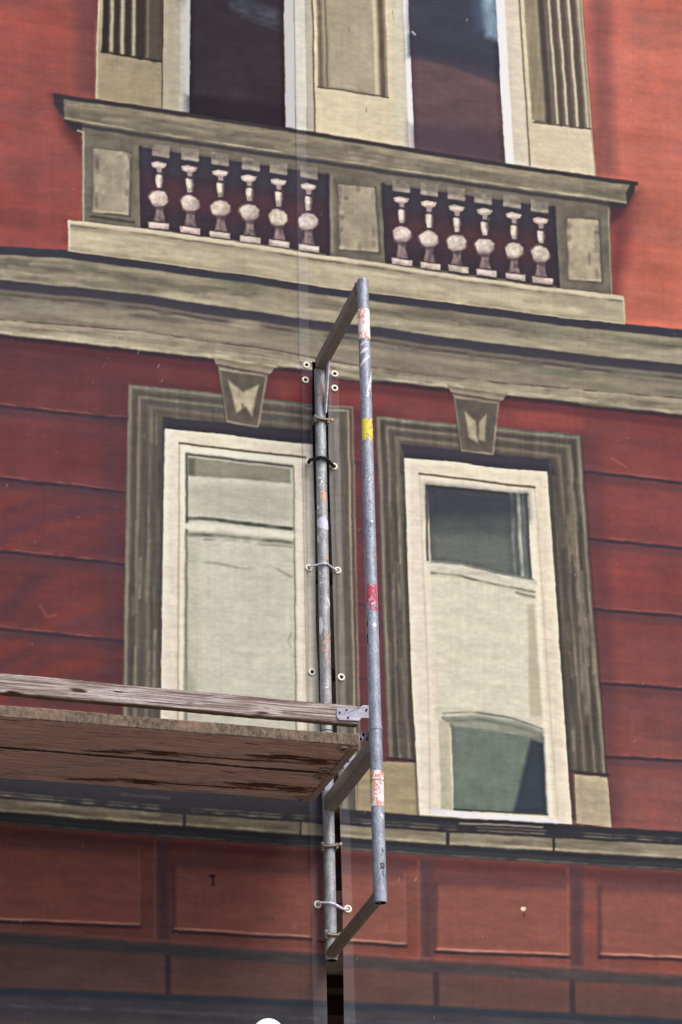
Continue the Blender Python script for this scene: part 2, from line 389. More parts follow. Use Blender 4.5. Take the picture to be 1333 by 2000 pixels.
    A.line(seg(a2, X0, X1, -2), 2.4, (182, 173, 150), 2.4, .8, brk=1.1)
    A.line(seg(a2, X0, X1, 8), 19, (58, 55, 66), 5, .97, tex=(.12, 60, 8, 2))
    A.fill(band(a2, a2, dt=12, db=36), (84, 78, 74), 16, .6)
    A.line(seg(a2, X0, X1, 20), 4, (108, 100, 90), 4, .8)
    A.line(seg(a2, X0, X1, 25), 4, (70, 62, 60), 4, .65, brk=1.2)
    A.line(seg(a2, X0, X1, 31), 3, (150, 141, 120), 4, .6, brk=1.4)
    A.line(seg(a1, X0, X1, 7), 16, (52, 50, 62), 4, .97)
    A.line(seg(a1, X0, X1, 33), 3, (84, 78, 68), 4, .6, brk=1.8)
    A.fill(band(ab, ab, dt=0, db=9), (44, 34, 48), 7, .85)
    A.fill(band(ab, ab, dt=6, db=26), (76, 30, 42), 16, .55)
    for cx, cy, rx, ry, c in ((60, 520, 60, 12, (92, 92, 78)), (300, 560, 90, 12, (98, 96, 76)), (480, 555, 55, 12, (92, 94, 72)), (570, 590, 60, 10, (150, 142, 120)),
                              (850, 610, 60, 12, (92, 84, 74)), (1230, 660, 70, 14, (150, 150, 120)), (1000, 640, 80, 14, (108, 100, 88)), (150, 660, 60, 8, (176, 168, 150)),
                              (80, 600, 40, 14, (132, 132, 116)), (1180, 745, 90, 14, (132, 128, 100)), (830, 720, 90, 16, (112, 100, 88)), (610, 655, 30, 16, (126, 130, 108))):
        A.blob(cx, cy, rx, ry, c, .55, .9, sh=.12, tex=(.15, 40, 12, 1))
    def strokes(top, bot, n, x0, x1, cols, seed, a=.5):
        q = random.Random(seed)
        for _ in range(n):
            x = q.uniform(x0, x1); l = q.uniform(20, 110); f = q.uniform(.08, .92); c = q.choice(cols)
            y0 = yx(top, x)*(1-f)+yx(bot, x)*f; x2 = x+l; f2 = f+q.uniform(-.05, .05); y1 = yx(top, x2)*(1-f2)+yx(bot, x2)*f2
            A.line([(x, y0), ((x+x2)/2, (y0+y1)/2+q.uniform(-1.5, 1.5)), (x2, y1)], q.uniform(3, 9), c, q.uniform(5, 10), q.uniform(.08, a*.62), brk=.6)
    LD = [(176, 168, 146), (92, 86, 72), (74, 70, 64), (152, 146, 122), (112, 112, 88), (188, 180, 158)]
    strokes(seg(a1, -200, 1600, 16), a2, 170, -150, 1480, LD, 1, .6)
    strokes(seg(a2, -200, 1600, 30), am, 110, -150, 1480, LD[:4], 2, .3)
    strokes(am, ab, 130, -150, 1480, [(196, 188, 166), (208, 200, 180), (108, 98, 84), (90, 82, 72)], 3, .6)
    q = random.Random(31)
    for _ in range(60):
        x = q.uniform(-100, 1420); f = q.choice((.3, .5, .75)); T_, B_ = q.choice(((a1, a2), (a2, am), (am, ab)))
        A.blob(x, yx(T_, x)*(1-f)+yx(B_, x)*f+6, q.uniform(18, 60), q.uniform(4, 10), q.choice(((98, 98, 78), (156, 150, 122), (88, 82, 74), (170, 164, 138), (118, 122, 104))), q.uniform(.3, .6), 1., sh=.12)
    A.fill(band(a1, a1, dt=0, db=14), (52, 50, 62), 4, .8); A.fill(band(a2, a2, dt=-1, db=15), (58, 55, 66), 5, .8)
    # ---- upper storey: pilasters, window frames, glass -----------------------------------------------
    def quad(x0t, x1t, x0b, x1b, yt0, yt1, yb0, yb1): return [(x0t, yt0), (x1t, yt1), (x1b, yb1), (x0b, yb0)]
    T = -1500
    def vx(xb, yb, y): return xb+(xb-417)*(y-yb)/(yb+8760)   # walk up an upright
    def up(xb0, xb1, yb0, yb1, yt=T): return [(vx(xb0, yb0, yt), yt), (vx(xb1, yb1, yt), yt), (xb1, yb1), (xb0, yb0)]
    rail = sm([(105, 183), (190, 193), (370, 217), (558, 249), (663, 266), (810, 289), (990, 316), (1165, 342), (1243, 355)])
    R = lambda x, d=0: yx(rail, x)+d
    A.fill(up(187, 1166, R(187, 4), R(1166, 4)), CREAM, 2, tex=(.05, 40, 40, 1), part=30)
    A.fill(up(187, 318, R(187, 4), R(318, 4)), (202, 190, 164), 2, tex=(.07, 30, 40, 2), part=30)
    A.fill([(187, 40), (318, 40), (318, R(318)), (187, R(187))], (176, 165, 138), 12, .5, tex=(.12, 26, 26, 3))
    # left fluted pilaster
    A.fill(up(199, 318, 98, 118), (112, 104, 90), 3, tex=(.12, 12, 80, 3))
    for x, ww, c in ((206, 11, (70, 66, 56)), (218, 7, (196, 188, 168)), (228, 10, (82, 76, 66)), (239, 7, (204, 196, 176)), (250, 11, (84, 76, 68)), (261, 6, (200, 192, 172)), (275, 17, (78, 70, 64)), (289, 3, (150, 142, 124)), (303, 20, (110, 102, 92))):
        yb = 97+(x-200)*.17
        A.line([(vx(x, yb, T), T), (x, yb-3)], ww, c, 4, .95)
    A.line([(199, 99), (316, 119)], 3.5, (70, 62, 56), 3, .9)
    A.line([(vx(317, 207, T), T), (317, 209)], 2.4, (96, 84, 70), 2.4, .8)
    A.line([(vx(189, 190, T), T), (189, 190)], 3, (206, 196, 172), 3, .8)
    # casing left of the left light
    A.fill(up(320, 371, R(320, 3), R(371, 3)), (202, 197, 180), 2, tex=(.04, 30, 60, 3), part=31)
    A.fill(up(352, 371, R(352), R(371)), (222, 224, 224), 9, .8)
    A.fill(up(363, 371, R(363), R(371)), (234, 238, 246), 3)
    A.fill(up(371, 559, R(371, 4), R(559, 4)), (72, 62, 72), 2.5, tex=(.14, 60, 50, 2), part=32)
    A.fill(up(371, 556, -20, -6), (48, 48, 66), 110, .7)
    A.fill([(365, 185), (565, 205), (565, 256), (365, 226)], (50, 38, 52), 26, .7)
    A.line([(430, -30), (480, 8), (530, 30)], 24, (98, 106, 126), 22, .8, tex=(.3, 20, 8, 1)); A.line([(455, 12), (500, 33), (545, 46)], 12, (92, 98, 116), 12, .7, tex=(.3, 20, 8, 2))
    A.line([(380, 178), (500, 190)], 2, (72, 66, 86), 4, .5)
    A.line([(470, 32), (545, 58)], 2.4, (90, 90, 110), 3, .6)
    # casing right of the left light and middle pilaster
    A.fill(up(559, 613, R(559, 3), R(613, 3)), (206, 206, 192), 2, tex=(.03, 30, 60, 3), part=31)
    A.fill(up(559, 578, R(559, 2), R(578, 2)), (234, 238, 246), 4)
    A.line([(vx(616, 256, T), T), (616, 258)], 3.4, (92, 84, 70), 2.4, .9)
    A.fill(up(618, 812, R(618, 3), R(812, 3)), (202, 192, 164), 2, tex=(.05, 50, 40, 2), part=30)
    A.fill(up(622, 760, 168, 188), (150, 140, 118), 2.5, tex=(.09, 16, 60, 1))
    A.line([(vx(628, 160, T), T), (628, 168)], 8, (104, 94, 80), 5, .85)
    A.line([(vx(640, 160, T), T), (640, 168)], 3, (92, 84, 70), 3, .7)
    A.line([(vx(737, 160, T), T), (737, 180)], 8, (194, 184, 158), 5, .9)
    A.line([(vx(749, 160, T), T), (750, 184)], 10, (98, 84, 68), 5, .95, tex=(.2, 10, 30, 2))
    A.fill(up(646, 733, 168, 180), (164, 155, 132), 7, .8, tex=(.09, 30, 40, 5))
    A.line([(622, 169), (760, 189)], 3, (86, 76, 60), 2.6, .95)
    for x, y in ((683, 52), (768, 18), (770, 30), (716, 210)): A.line([(x, y), (x+.5, y+8)], 2, (110, 100, 84), 2, .7)
    A.fill(up(779, 812, R(779, 2), R(812, 2)), (196, 194, 178), 8, .8)
    A.fill(up(801, 812, R(801, 2), R(812, 2)), (234, 238, 246), 3)
    A.fill(up(811, 989, R(811, 4), R(989, 4)), (100, 72, 78), 2.5, tex=(.12, 60, 24, 2), part=32)
    A.fill([(790, -1500), (985, -1500), (990, 150), (900, 120), (800, 108)], (44, 50, 70), 36, .9, tex=(.1, 60, 20, 3))
    A.fill([(800, 66), (880, 84), (990, 130), (990, 168), (880, 128), (800, 104)], (44, 46, 66), 14, .6)
    A.fill([(895, -200), (930, -200), (968, 64), (930, 64)], (64, 84, 112), 30, .8, tex=(.15, 20, 50, 3))
    A.fill([(905, -300), (978, -300), (982, 84), (950, 70)], (134, 164, 188), 20, .9, tex=(.25, 12, 40, 1))
    A.fill([(800, 240), (990, 250), (990, 318), (800, 292)], (58, 42, 56), 30, .5)
    A.line([(806, 60), (812, 66)], 3, (190, 200, 216), 2, .7)
    A.fill(up(989, 1037, R(989, 3), R(1037, 3)), (206, 198, 180), 2, tex=(.04, 30, 60, 3), part=31)
    A.fill(up(989, 1006, R(989, 2), R(1006, 2)), (234, 238, 246), 4)
    A.line([(vx(1037, 319, T), T), (1037, 321)], 4, (112, 104, 84), 3, .8)
    A.fill(up(1040, 1166, R(1040, 3), R(1166, 3)), (204, 192, 166), 2, tex=(.05, 40, 40, 1), part=30)
    A.fill(up(1046, 1155, 236, 251), (108, 98, 84), 2.5, tex=(.12, 12, 90, 4))
    A.fill(up(1040, 1066, 232, 236), (146, 136, 110), 5, .95, tex=(.16, 12, 60, 1))
    for x, ww, c in ((1074, 10, (70, 60, 56)), (1091, 5, (196, 186, 164)), (1098, 9, (88, 78, 68)), (1110, 5, (196, 186, 164)), (1117, 8, (88, 78, 68)), (1130, 5, (198, 188, 166)), (1138, 8, (86, 76, 66)), (1150, 6, (176, 166, 142))):
        yb = 236+(x-1047)*.15
        A.line([(vx(x, yb, T), T), (x, yb-2)], ww, c, 4.5, .95)
    A.line([(1044, 237), (1156, 252)], 3, (80, 70, 60), 2.6, .9)
    A.line([(vx(1165, 342, T), T), (1165, 342)], 3, (120, 60, 54), 5, .6)
    # ---- balustrade --------------------------------------------------------------------------------------------
    rb = sm([(125, 233), (251, 254), (377, 275), (502, 292), (668, 316), (864, 346), (1046, 373), (1225, 397)])
    B = lambda x, d=0: yx(rb, x)+d
    A.fill([(100, 186), (165, 200), (160, 300), (128, 262)], (70, 26, 34), 34, .75)
    A.fill([(1190, 375), (1245, 375), (1232, 470), (1206, 590), (1190, 600)], (104, 42, 46), 46, .8)
    A.fill([(1195, 372), (1240, 378), (1215, 420), (1192, 440)], (58, 26, 38), 20, .75)
    A.fill([(160, 246)]+seg(rb, 165, 1186, -3)+[(1192, 398), (1197, 578)]+seg([(160, 436), (321, 463), (450, 482), (663, 513), (900, 545), (1100, 570), (1197, 580)], 160, 1197)[::-1], (106, 100, 86), 2.5, tex=(.16, 26, 26, 4), part=20)
    A.fill(seg(rail, 105, 1243, 2)+[(1240, 374), (1225, 397)]+seg(rb, 125, 1225)[::-1]+[(120, 222), (108, 205)], (114, 107, 90), 2.2, tex=(.2, 50, 12, 1), part=21)
    A.fill(seg(rail, 130, 1215, 9)+seg(rail, 130, 1215, 21)[::-1], (146, 136, 112), 8, .55, tex=(.3, 40, 8, 5))
    A.line(seg(rb, 126, 1224, -4), 3.2, (190, 180, 156), 3, .75, brk=1)
    A.line(seg(rb, 140, 1200, -14), 4, (104, 94, 80), 8, .6, brk=1)
    strokes(seg(rail, 105, 1243, 8), rb, 130, 120, 1170, LD, 4, .6)
    A.line(seg(rail, 106, 1243, 4), 8, (48, 42, 48), 3.5, .97)
    A.fill([(104, 183), (124, 190), (126, 232), (106, 205)], (44, 36, 44), 6, .92)
    A.fill([(1243, 355), (1240, 374), (1227, 396), (1224, 376), (1232, 360)], (46, 38, 44), 5, .95)
    A.line(seg(rb, 132, 1222, 5), 8, (58, 52, 58), 5, .9)
    A.fill([(126, 235), (160, 241), (160, 262), (140, 252)], (38, 32, 42), 8, .92)
    A.fill([(1188, 392), (1222, 398), (1196, 412)], (46, 36, 46), 7, .9)
    A.fill(seg(rb, 165, 1190, 10)+seg(rb, 165, 1190, 24)[::-1], (104, 96, 84), 7, .7, tex=(.15, 40, 9, 1))
    A.line([(152, 254), (163, 258), (163, 432)], 3.5, (176, 166, 144), 3, .8)
    A.line([(1190, 408), (1196, 574)], 2.6, (150, 140, 118), 3, .8)
    # post panels
    def panel(q, c=(152, 144, 124)):
        A.fill(q, c, 3, tex=(.13, 20, 24, 3), part=23)
        (x0, y0), (x1, y1), (x2, y2), (x3, y3) = q
        A.line([q[0], q[1]], 2.4, (78, 72, 62), 3, .75, brk=.8); A.line([q[1], q[2]], 4, (74, 68, 60), 4, .75)
        A.line([(x3, y3), (x2, y2)], 3, (72, 64, 58), 3, .9, brk=.5); A.line([(x0, y0), (x3, y3)], 5, (88, 82, 74), 5, .85, brk=.7)
        A.line([(x3, y3-5), (x2-4, y2-5)], 2.4, (196, 188, 166), 3, .7, brk=.9)
        q_ = random.Random(int(x0))
        for _ in range(16):
            ex = q_.choice((x0+6, x0+8, x1-4, q_.uniform(x0, x1))); A.blob(ex, q_.uniform(y0+4, y3-4), q_.uniform(3, 7), q_.uniform(4, 12), q_.choice(((108, 100, 86), (180, 172, 150), (96, 88, 76))), q_.uniform(.25, .6), .9)
    panel([(182, 288), (256, 297), (254, 422), (180, 415)])
    A.line([(176, 422), (262, 434)], 5, (62, 56, 54), 4, .8)
    panel([(660, 358), (734, 366), (742, 494), (664, 489)])
    panel([(1107, 424), (1172, 428), (1178, 551), (1112, 547)], (162, 152, 128))
    A.line([(648, 345), (650, 490)], 5, (142, 134, 118), 4, .6)
    # openings with balusters
    for pts in ([(272, 286), (643, 341), (645, 496), (275, 444)], [(746, 359), (1086, 404), (1094, 559), (752, 513)]):
        A.fill(pts, (54, 36, 50), 3, tex=(.14, 24, 40, 2), part=22)
        (x0, y0), (x1, y1), (x2, y2), (x3, y3) = pts
        A.fill([(x0, y0), (x1, y1), (x1, y1+46), (x0, y0+42)], (50, 46, 62), 14, .85)
        A.fill([(x0+20, y0+62), (x1-20, y1+62), (x1-20, y1+112), (x0+20, y0+112)], (88, 42, 52), 30, .65)
        A.line([(x1-4, y1), (x2-3, y2)], 7, (42, 36, 50), 4, .7); A.line([(x0+3, y0), (x3+4, y3)], 7, (46, 38, 52), 4, .7)
    caps = [(314, 301), (371, 308), (430, 317), (490, 327), (544, 334), (603, 344), (784, 369), (839, 377), (892, 385), (944, 392), (1001, 400), (1055, 409)]
    bulb = [(311, 388), (371, 397), (431, 406), (487, 415), (545, 425), (603, 433), (785, 457), (839, 466), (893, 474), (948, 480), (1005, 488), (1058, 495)]
    foot = [(310, 441), (371, 450), (430, 459), (489, 468), (546, 476), (604, 484), (785, 511), (841, 519), (896, 524), (951, 532), (1008, 539), (1061, 546)]
    rs = random.Random(4)
    for i, ((cx, cy), (bx, by), (fx, fy)) in enumerate(zip(caps, bulb, foot)):
        p = 24+i
        j = lambda k=2: rs.uniform(-k, k)
        L = (170+j(4), 156+j(4), 150+j(4)); H = (212+j(4), 200+j(4), 190+j(4)); D = (104, 84, 84)
        A.fill([(cx-17, cy-22), (cx+18, cy-17), (cx+17, cy+6), (cx-16, cy+2)], (122, 115, 104), 3, tex=(.22, 12, 8, 2), part=p)
        A.line([(cx-13, cy-2), (cx+14, cy+3)], 8, (158, 150, 140), 5, .85, tex=(.2, 8, 8, 1), brk=.8)
        A.fill([(cx-15, cy+5), (cx+17, cy+9), (cx+14, cy+15), (cx-12, cy+12)], (52, 46, 60), 3, .8)
        A.fill([(bx-16, cy+16), (bx-4, cy+13), (bx+15, cy+18), (bx+12, cy+25), (bx+4, cy+28), (bx-6, cy+27), (bx-14, cy+23)], L, 3, tex=(.2, 10, 8, 3), part=p)
        A.line([(bx-8, cy+20), (bx+5+j(), cy+20)], 5, H, 4, .8)
        A.fill([(bx-5, cy+25), (bx+6, cy+26), (bx+5, cy+36), (bx-4, cy+35)], (150, 134, 134), 3, part=p)
        A.fill([(bx-7, cy+40), (bx+6, cy+41), (bx+8, cy+52), (bx+5, by-22), (bx-4, by-22), (bx-7, cy+52)], (160, 150, 142), 3, tex=(.35, 8, 9, 2), part=p)
        A.line([(bx-2+j(), cy+43), (bx-1, cy+54+j())], 8, H, 5, .85)
        A.line([(bx+7, cy+30), (bx+6, by-20)], 4, (80, 62, 72), 4, .7)
        A.line([(bx-7, by-19), (bx+8, by-18)], 4, (70, 52, 62), 3, .8)
        O_ = [(bx-21+j(), by-6), (bx-13, by-15+j()), (bx-2, by-17+j()), (bx+12, by-14+j()), (bx+20+j(), by-5), (bx+19, by+8+j()), (bx+10, by+15), (bx-8, by+16), (bx-17+j(), by+11)]
        O_ = [(bx+(x_-bx)*.9, by+(y_-by)*.95) for x_, y_ in O_]
        A.fill(O_, (176+j(4), 162+j(4), 154+j(4)), 5, tex=(.2, 9, 8, 1), part=p)
        A.blob(bx-4+j(5), by-3+j(4), 12, 10, H, .75, 1.2, tex=(.2, 6, 6, 3))
        A.line([(bx-12, by+13), (bx+10, by+13), (bx+18, by+4)], 6, (130, 112, 112), 5, .7, brk=.8)
        A.fill([(bx-8, by+15), (bx+9, by+17), (bx+8, by+28), (bx+13, fy-6), (bx-12, fy-9), (bx-7, by+26)], (112, 94, 96), 4, tex=(.35, 8, 8, 4), part=p)
        A.line([(bx-3+j(), by+20), (bx-5, fy-12)], 5, (150, 134, 132), 5, .6)
        A.line([(bx-7, by+19), (bx+8, by+20)], 4, (66, 48, 60), 4, .6)
        A.fill([(fx-20, fy-8), (fx+20, fy-3), (fx+20, fy+9), (fx-19, fy+4)], L, 3, tex=(.2, 10, 8, 2), part=p)
        A.line([(fx-15+j(5), fy-3), (fx+14+j(5), fy+1)], 6, H, 4, .8, brk=.8)
        A.line([(fx-18, fy+7), (fx+18, fy+12)], 4, (60, 44, 56), 4, .7)
    # plinth of the balustrade
    pt = [(133, 431), (270, 447), (375, 462), (500, 480), (625, 499), (737, 514), (833, 530), (983, 550), (1095, 565), (1220, 578)]
    pb = [(x, y) for x, y in a1 if 100 < x < 1300]
    A.fill(seg(pt, 133, 1220, -2)+[(1223, 630)]+seg(pb, 133, 1223)[::-1], (176, 167, 142), 2.2, tex=(.14, 70, 16, 3), part=37)
    A.line(seg(pt, 134, 1218, 2), 4.5, (196, 187, 164), 3, .9)
    A.line(seg(pt, 140, 1216, 9), 4, (98, 88, 78), 4, .85, brk=.9)
    A.line(seg(pt, 140, 1216, 14), 4, (140, 130, 108), 6, .6)
    strokes(seg(pt, 133, 1220, 16), seg(pb, 133, 1220), 90, 136, 1150, [(196, 188, 162), (150, 142, 116), (128, 118, 96)], 5, .5)
    A.line([(135, 432), (135, 486)], 3.4, (206, 198, 176), 3, .8); A.line([(1220, 582), (1222, 628)], 3, (190, 180, 156), 3, .8)
    A.line(seg(pb, 136, 1220, -5), 6, (130, 122, 100), 6, .6, brk=1)
    # ---- middle storey windows -----------------------------------------------------------------------------------
    # left window
    A.fill([(250, 752), (432, 768), (520, 778), (682, 797), (696, 1400), (702, 1592), (234, 1560), (239, 1400)], (92, 88, 78), 2.5, tex=(.16, 12, 120, 2), part=10)
    for dx, dy, c, ww in ((4, 5, (136, 128, 112), 5), (14, 17, (78, 72, 66), 6), (22, 25, (132, 122, 106), 4), (32, 34, (84, 80, 74), 9), (44, 44, (112, 102, 90), 6), (52, 52, (84, 76, 70), 5)):
        A.line([(238+dx*1.05, 1570), (250+dx, 752+dy), (432, 769+dy), (608, 790+dy)], ww, c, 5, .75, tex=(.15, 10, 90, 3))
    for x, c, ww in ((657, (120, 114, 100), 10), (668, (92, 86, 76), 8), (680, (160, 148, 126), 4), (686, (92, 84, 74), 6), (689, (132, 122, 104), 3)):
        A.line([(600, 790+(690-x)*.75), (x, 795+(690-x)*.75), (x+18, 1590)], ww, c, 4, .85, tex=(.15, 10, 90, 2))
    A.fill([(318, 815), (345, 818), (450, 826), (608, 842), (608, 867), (440, 850), (318, 840)], (50, 48, 58), 5, .97)
    A.line([(318, 820), (312, 1480)], 4, (72, 68, 68), 4, .7)
    A.fill([(322, 838), (430, 847), (520, 860), (628, 870), (640, 1592), (308, 1560), (315, 1400)], (214, 208, 190), 2.5, tex=(.025, 30, 60, 1), part=11)
    A.fill([(322, 842), (350, 846), (343, 1560), (312, 1560)], (216, 212, 200), 8, .6)
    A.line([(348, 1560), (350, 866), (596, 893)], 2.6, (150, 140, 116), 4, .6)
    A.line([(350, 866), (596, 893)], 4, (92, 82, 62), 3, .85)
    A.line([(356, 1560), (358, 876), (590, 901)], 8, (224, 219, 204), 5, .85)
    A.fill([(364, 887), (572, 910), (580, 1580), (356, 1560)], (194, 195, 180), 2.5, tex=(.025, 40, 50, 3), part=12)
    A.line([(364, 1560), (365, 887), (571, 910)], 5, (74, 74, 64), 4, .85)
    A.line([(574, 912), (581, 1580)], 3, (110, 106, 84), 3, .7); A.line([(584, 905), (592, 1580)], 9, (224, 219, 206), 6, .85)
    A.line([(597, 895), (606, 1580)], 3, (150, 140, 116), 4, .6)
    A.fill([(368, 893), (568, 915), (568, 944), (460, 934), (368, 930)], (134, 136, 118), 6, .95, tex=(.06, 30, 10, 2))
    A.fill([(368, 895), (382, 896), (380, 930), (368, 926)], (98, 98, 84), 8, .8)
    A.fill([(368, 944), (568, 956), (568, 1018), (368, 1002)], (166, 166, 150), 20, .5)
    A.line([(366, 1012), (420, 1014), (500, 1024), (570, 1033)], 7, (74, 80, 70), 3.5, .95, brk=.5)
    A.line([(366, 1027), (440, 1031), (570, 1046)], 13, (214, 213, 198), 5, .95)
    A.line([(366, 1044), (440, 1046), (570, 1060)], 7, (98, 102, 86), 6, .9, brk=.5)
    A.line([(400, 1054), (450, 1054), (510, 1062), (570, 1068)], 3, (118, 120, 102), 5, .7, brk=1.2)
    A.line([(366, 1094), (430, 1100), (480, 1110), (530, 1104), (570, 1126)], 4, (142, 144, 122), 5, .75, brk=1.3)
    A.fill([(360, 1040), (392, 1044), (396, 1560), (358, 1560)], (176, 176, 160), 12, .5); A.fill([(386, 1060), (402, 1062), (404, 1380), (388, 1380)], (196, 196, 178), 8, .45)
    A.fill([(360, 1310), (378, 1316), (386, 1370), (360, 1372)], (150, 158, 136), 12, .6)
    A.line([(570, 1235), (563, 1250), (569, 1262)], 3, (140, 142, 120), 4, .6)
    # right window
    q = random.Random(21)
    def wear(xa, xb, ya, yb, n):            # long worn brush marks running down a jamb
        for _ in range(n):
            f = q.uniform(.08, .95); y = q.uniform(ya, yb-60); l = q.uniform(30, 150); h = (y-ya)/(yb-ya); h2 = min(1, (y+l-ya)/(yb-ya))
            x1_ = (xa[0]*(1-h)+xa[1]*h)*(1-f)+(xb[0]*(1-h)+xb[1]*h)*f; x2_ = (xa[0]*(1-h2)+xa[1]*h2)*(1-f)+(xb[0]*(1-h2)+xb[1]*h2)*f
            A.line([(x1_, y), (x2_, min(yb, y+l))], q.uniform(2, 7), q.choice(((70, 64, 58), (60, 56, 54), (132, 124, 108), (148, 138, 120), (104, 98, 78))), q.uniform(3, 7), q.uniform(.2, .6), brk=.8)
    wear((252, 240), (318, 312), 770, 1540, 45)
    A.fill([(735, 812), (888, 826), (972, 832), (1136, 848), (1158, 1180), (1188, 1512), (1116, 1506), (1108, 1480), (812, 1484), (760, 1480), (748, 1200)], (90, 84, 74), 2.5, tex=(.17, 12, 120, 3), part=13)
    for d, c, ww in ((4, (142, 132, 114), 5), (13, (72, 66, 60), 6), (21, (132, 122, 106), 4), (31, (78, 72, 64), 8), (40, (122, 112, 96), 5), (50, (78, 70, 64), 8)):
        A.line([(762+d*.98, 1480), (750+d, 1200), (736+d, 812+d*1.05), (888, 828+d), (1000, 838+d), (1134-d, 850+d*1.02), (1158-d*1.05, 1180), (1186-d*1.05, 1510)], ww, c, 4.5, .72, tex=(.2, 10, 90, 1))
    A.line([(1108, 860), (1122, 1060)], 7, (126, 116, 100), 7, .6, brk=.6); A.line([(1128, 1040), (1138, 1360)], 5, (136, 122, 106), 6, .8, brk=1.2)
    A.line([(1150, 1200), (1178, 1480)], 5, (142, 126, 106), 5, .8, brk=1.1)
    A.line([(1137, 850), (1187, 1512)], 3, (60, 46, 46), 3, .6)
    A.line([(760, 1481), (813, 1485)], 6, (54, 48, 52), 4, .95)
    A.line([(1117, 1507), (1189, 1514)], 6, (60, 52, 50), 4, .95)
    A.fill([(740, 1487), (822, 1489), (826, 1598), (700, 1588), (700, 1485)], (150, 138, 108), 3, tex=(.08, 40, 10, 2))
    wear((738, 762), (786, 812), 850, 1475, 40); wear((1080, 1112), (1134, 1184), 900, 1500, 60)
    A.fill([(1122, 1512), (1188, 1518), (1196, 1616), (1122, 1608)], (170, 158, 132), 2.5, tex=(.08, 20, 30, 3))
    A.line([(1122, 1510), (1124, 1608)], 4, (88, 80, 70), 3, .8)
    A.fill([(784, 866), (888, 878), (1078, 898), (1086, 928), (790, 896)], (52, 50, 62), 5, .97)
    A.line([(1076, 900), (1092, 1180), (1122, 1600)], 5, (76, 70, 66), 4, .85)
    A.line([(787, 880), (806, 1330), (818, 1590)], 3, (90, 84, 76), 4, .7)
    A.fill([(790, 893), (905, 903), (950, 912), (1070, 920), (1088, 1180), (1118, 1610), (822, 1594), (806, 1330)], (214, 206, 186), 2.5, tex=(.025, 24, 60, 3), part=14)
    A.fill([(792, 900), (818, 902), (846, 1585), (824, 1585)], (214, 208, 198), 9, .7)
    A.line([(842, 1590), (838, 1340), (820, 924), (1046, 952), (1062, 1180), (1090, 1600)], 2.6, (178, 168, 148), 4, .5)
    A.line([(820, 924), (1046, 952)], 4, (92, 80, 60), 3, .85)
    A.line([(828, 934), (1040, 960), (1052, 1180), (1078, 1596)], 8, (224, 218, 202), 5, .85)
    A.line([(828, 934), (838, 1200), (852, 1560)], 7, (218, 212, 200), 5, .8)
    A.fill([(835, 947), (1031, 965), (1043, 1180), (1060, 1420), (1069, 1591), (862, 1582), (856, 1390), (843, 1110)], (204, 203, 184), 2.5, tex=(.025, 40, 50, 5), part=15)
    A.fill([(836, 948), (1031, 966), (1040, 1137), (940, 1120), (843, 1094)], (78, 84, 84), 3, tex=(.07, 20, 40, 2))
    A.fill([(836, 948), (1031, 966), (1034, 1010), (838, 1010)], (54, 58, 66), 38, .9)
    A.fill([(843, 1040), (1000, 1050), (1000, 1130), (843, 1094)], (104, 112, 106), 34, .75)
    A.line([(836, 1092), (834, 948), (1031, 966)], 4, (42, 44, 46), 4, .8)
    for k in range(6):
        x = 1000+k*5.6; A.line([(x, 962), (x+rs.uniform(-2, 4), 1000), (x+rs.uniform(0, 5), 1050), (x+8, 1126)], rs.uniform(3, 7), (150, 156, 146) if k % 2 == 0 else (86, 94, 90), 6, .65, brk=.7)
    A.line([(1014, 966), (1017, 1040), (1022, 1124)], 6, (196, 200, 188), 5, .8, brk=.5)
    A.line([(844, 1103), (900, 1108), (960, 1124), (1042, 1140)], 17, (196, 196, 182), 6, .97, tex=(.1, 30, 8, 1))
    A.line([(844, 1096), (900, 1100), (960, 1116), (1042, 1132)], 3, (96, 98, 88), 4, .7)
    A.line([(844, 1117), (900, 1123), (970, 1142), (1044, 1156)], 5, (108, 106, 92), 4, .85, brk=.6)
    A.line([(844, 1122), (900, 1130), (980, 1150), (1030, 1166)], 3, (196, 192, 170), 3, .7)
    A.line([(1010, 1158), (1044, 1166)], 5, (96, 92, 78), 5, .6)
    A.fill([(1030, 1180), (1044, 1180), (1060, 1400), (1036, 1400)], (164, 160, 132), 10, .6)
    # lower curtain edge and pane
    A.fill([(884, 1416), (960, 1424), (1061, 1444), (1069, 1591), (888, 1583)], (104, 118, 108), 4, tex=(.07, 24, 30, 3))
    A.fill([(1038, 1440), (1062, 1440), (1069, 1591), (1004, 1588)], (48, 56, 68), 12, .92)
    A.line([(1008, 1450), (990, 1585)], 10, (108, 122, 112), 12, .6)
    A.line([(858, 1386), (900, 1386), (970, 1394), (1030, 1408), (1060, 1428)], 12, (188, 190, 172), 6, .85)
    A.fill([(866, 1398), (940, 1396), (1010, 1408), (1062, 1430), (1062, 1452), (1000, 1432), (880, 1420)], (120, 128, 114), 9, .8, tex=(.14, 40, 6, 2))
    A.line([(868, 1392), (930, 1390), (1000, 1402), (1060, 1424)], 3.5, (92, 96, 84), 4, .85, brk=.7)
    A.line([(880, 1407), (940, 1404), (1000, 1416), (1058, 1436)], 5, (98, 106, 92), 6, .75, brk=.6)
    A.line([(866, 1402), (884, 1416), (886, 1470)], 4, (110, 108, 86), 4, .7)
    A.fill([(858, 1404), (880, 1410), (886, 1583), (864, 1580)], (176, 172, 150), 5, .9, tex=(.06, 20, 30, 2))
    A.line([(848, 1583), (900, 1590), (980, 1598), (1088, 1606)], 10, (208, 208, 224), 3, 1, part=16)
    A.line([(888, 1580), (1070, 1592)], 3, (52, 54, 60), 3, .8)
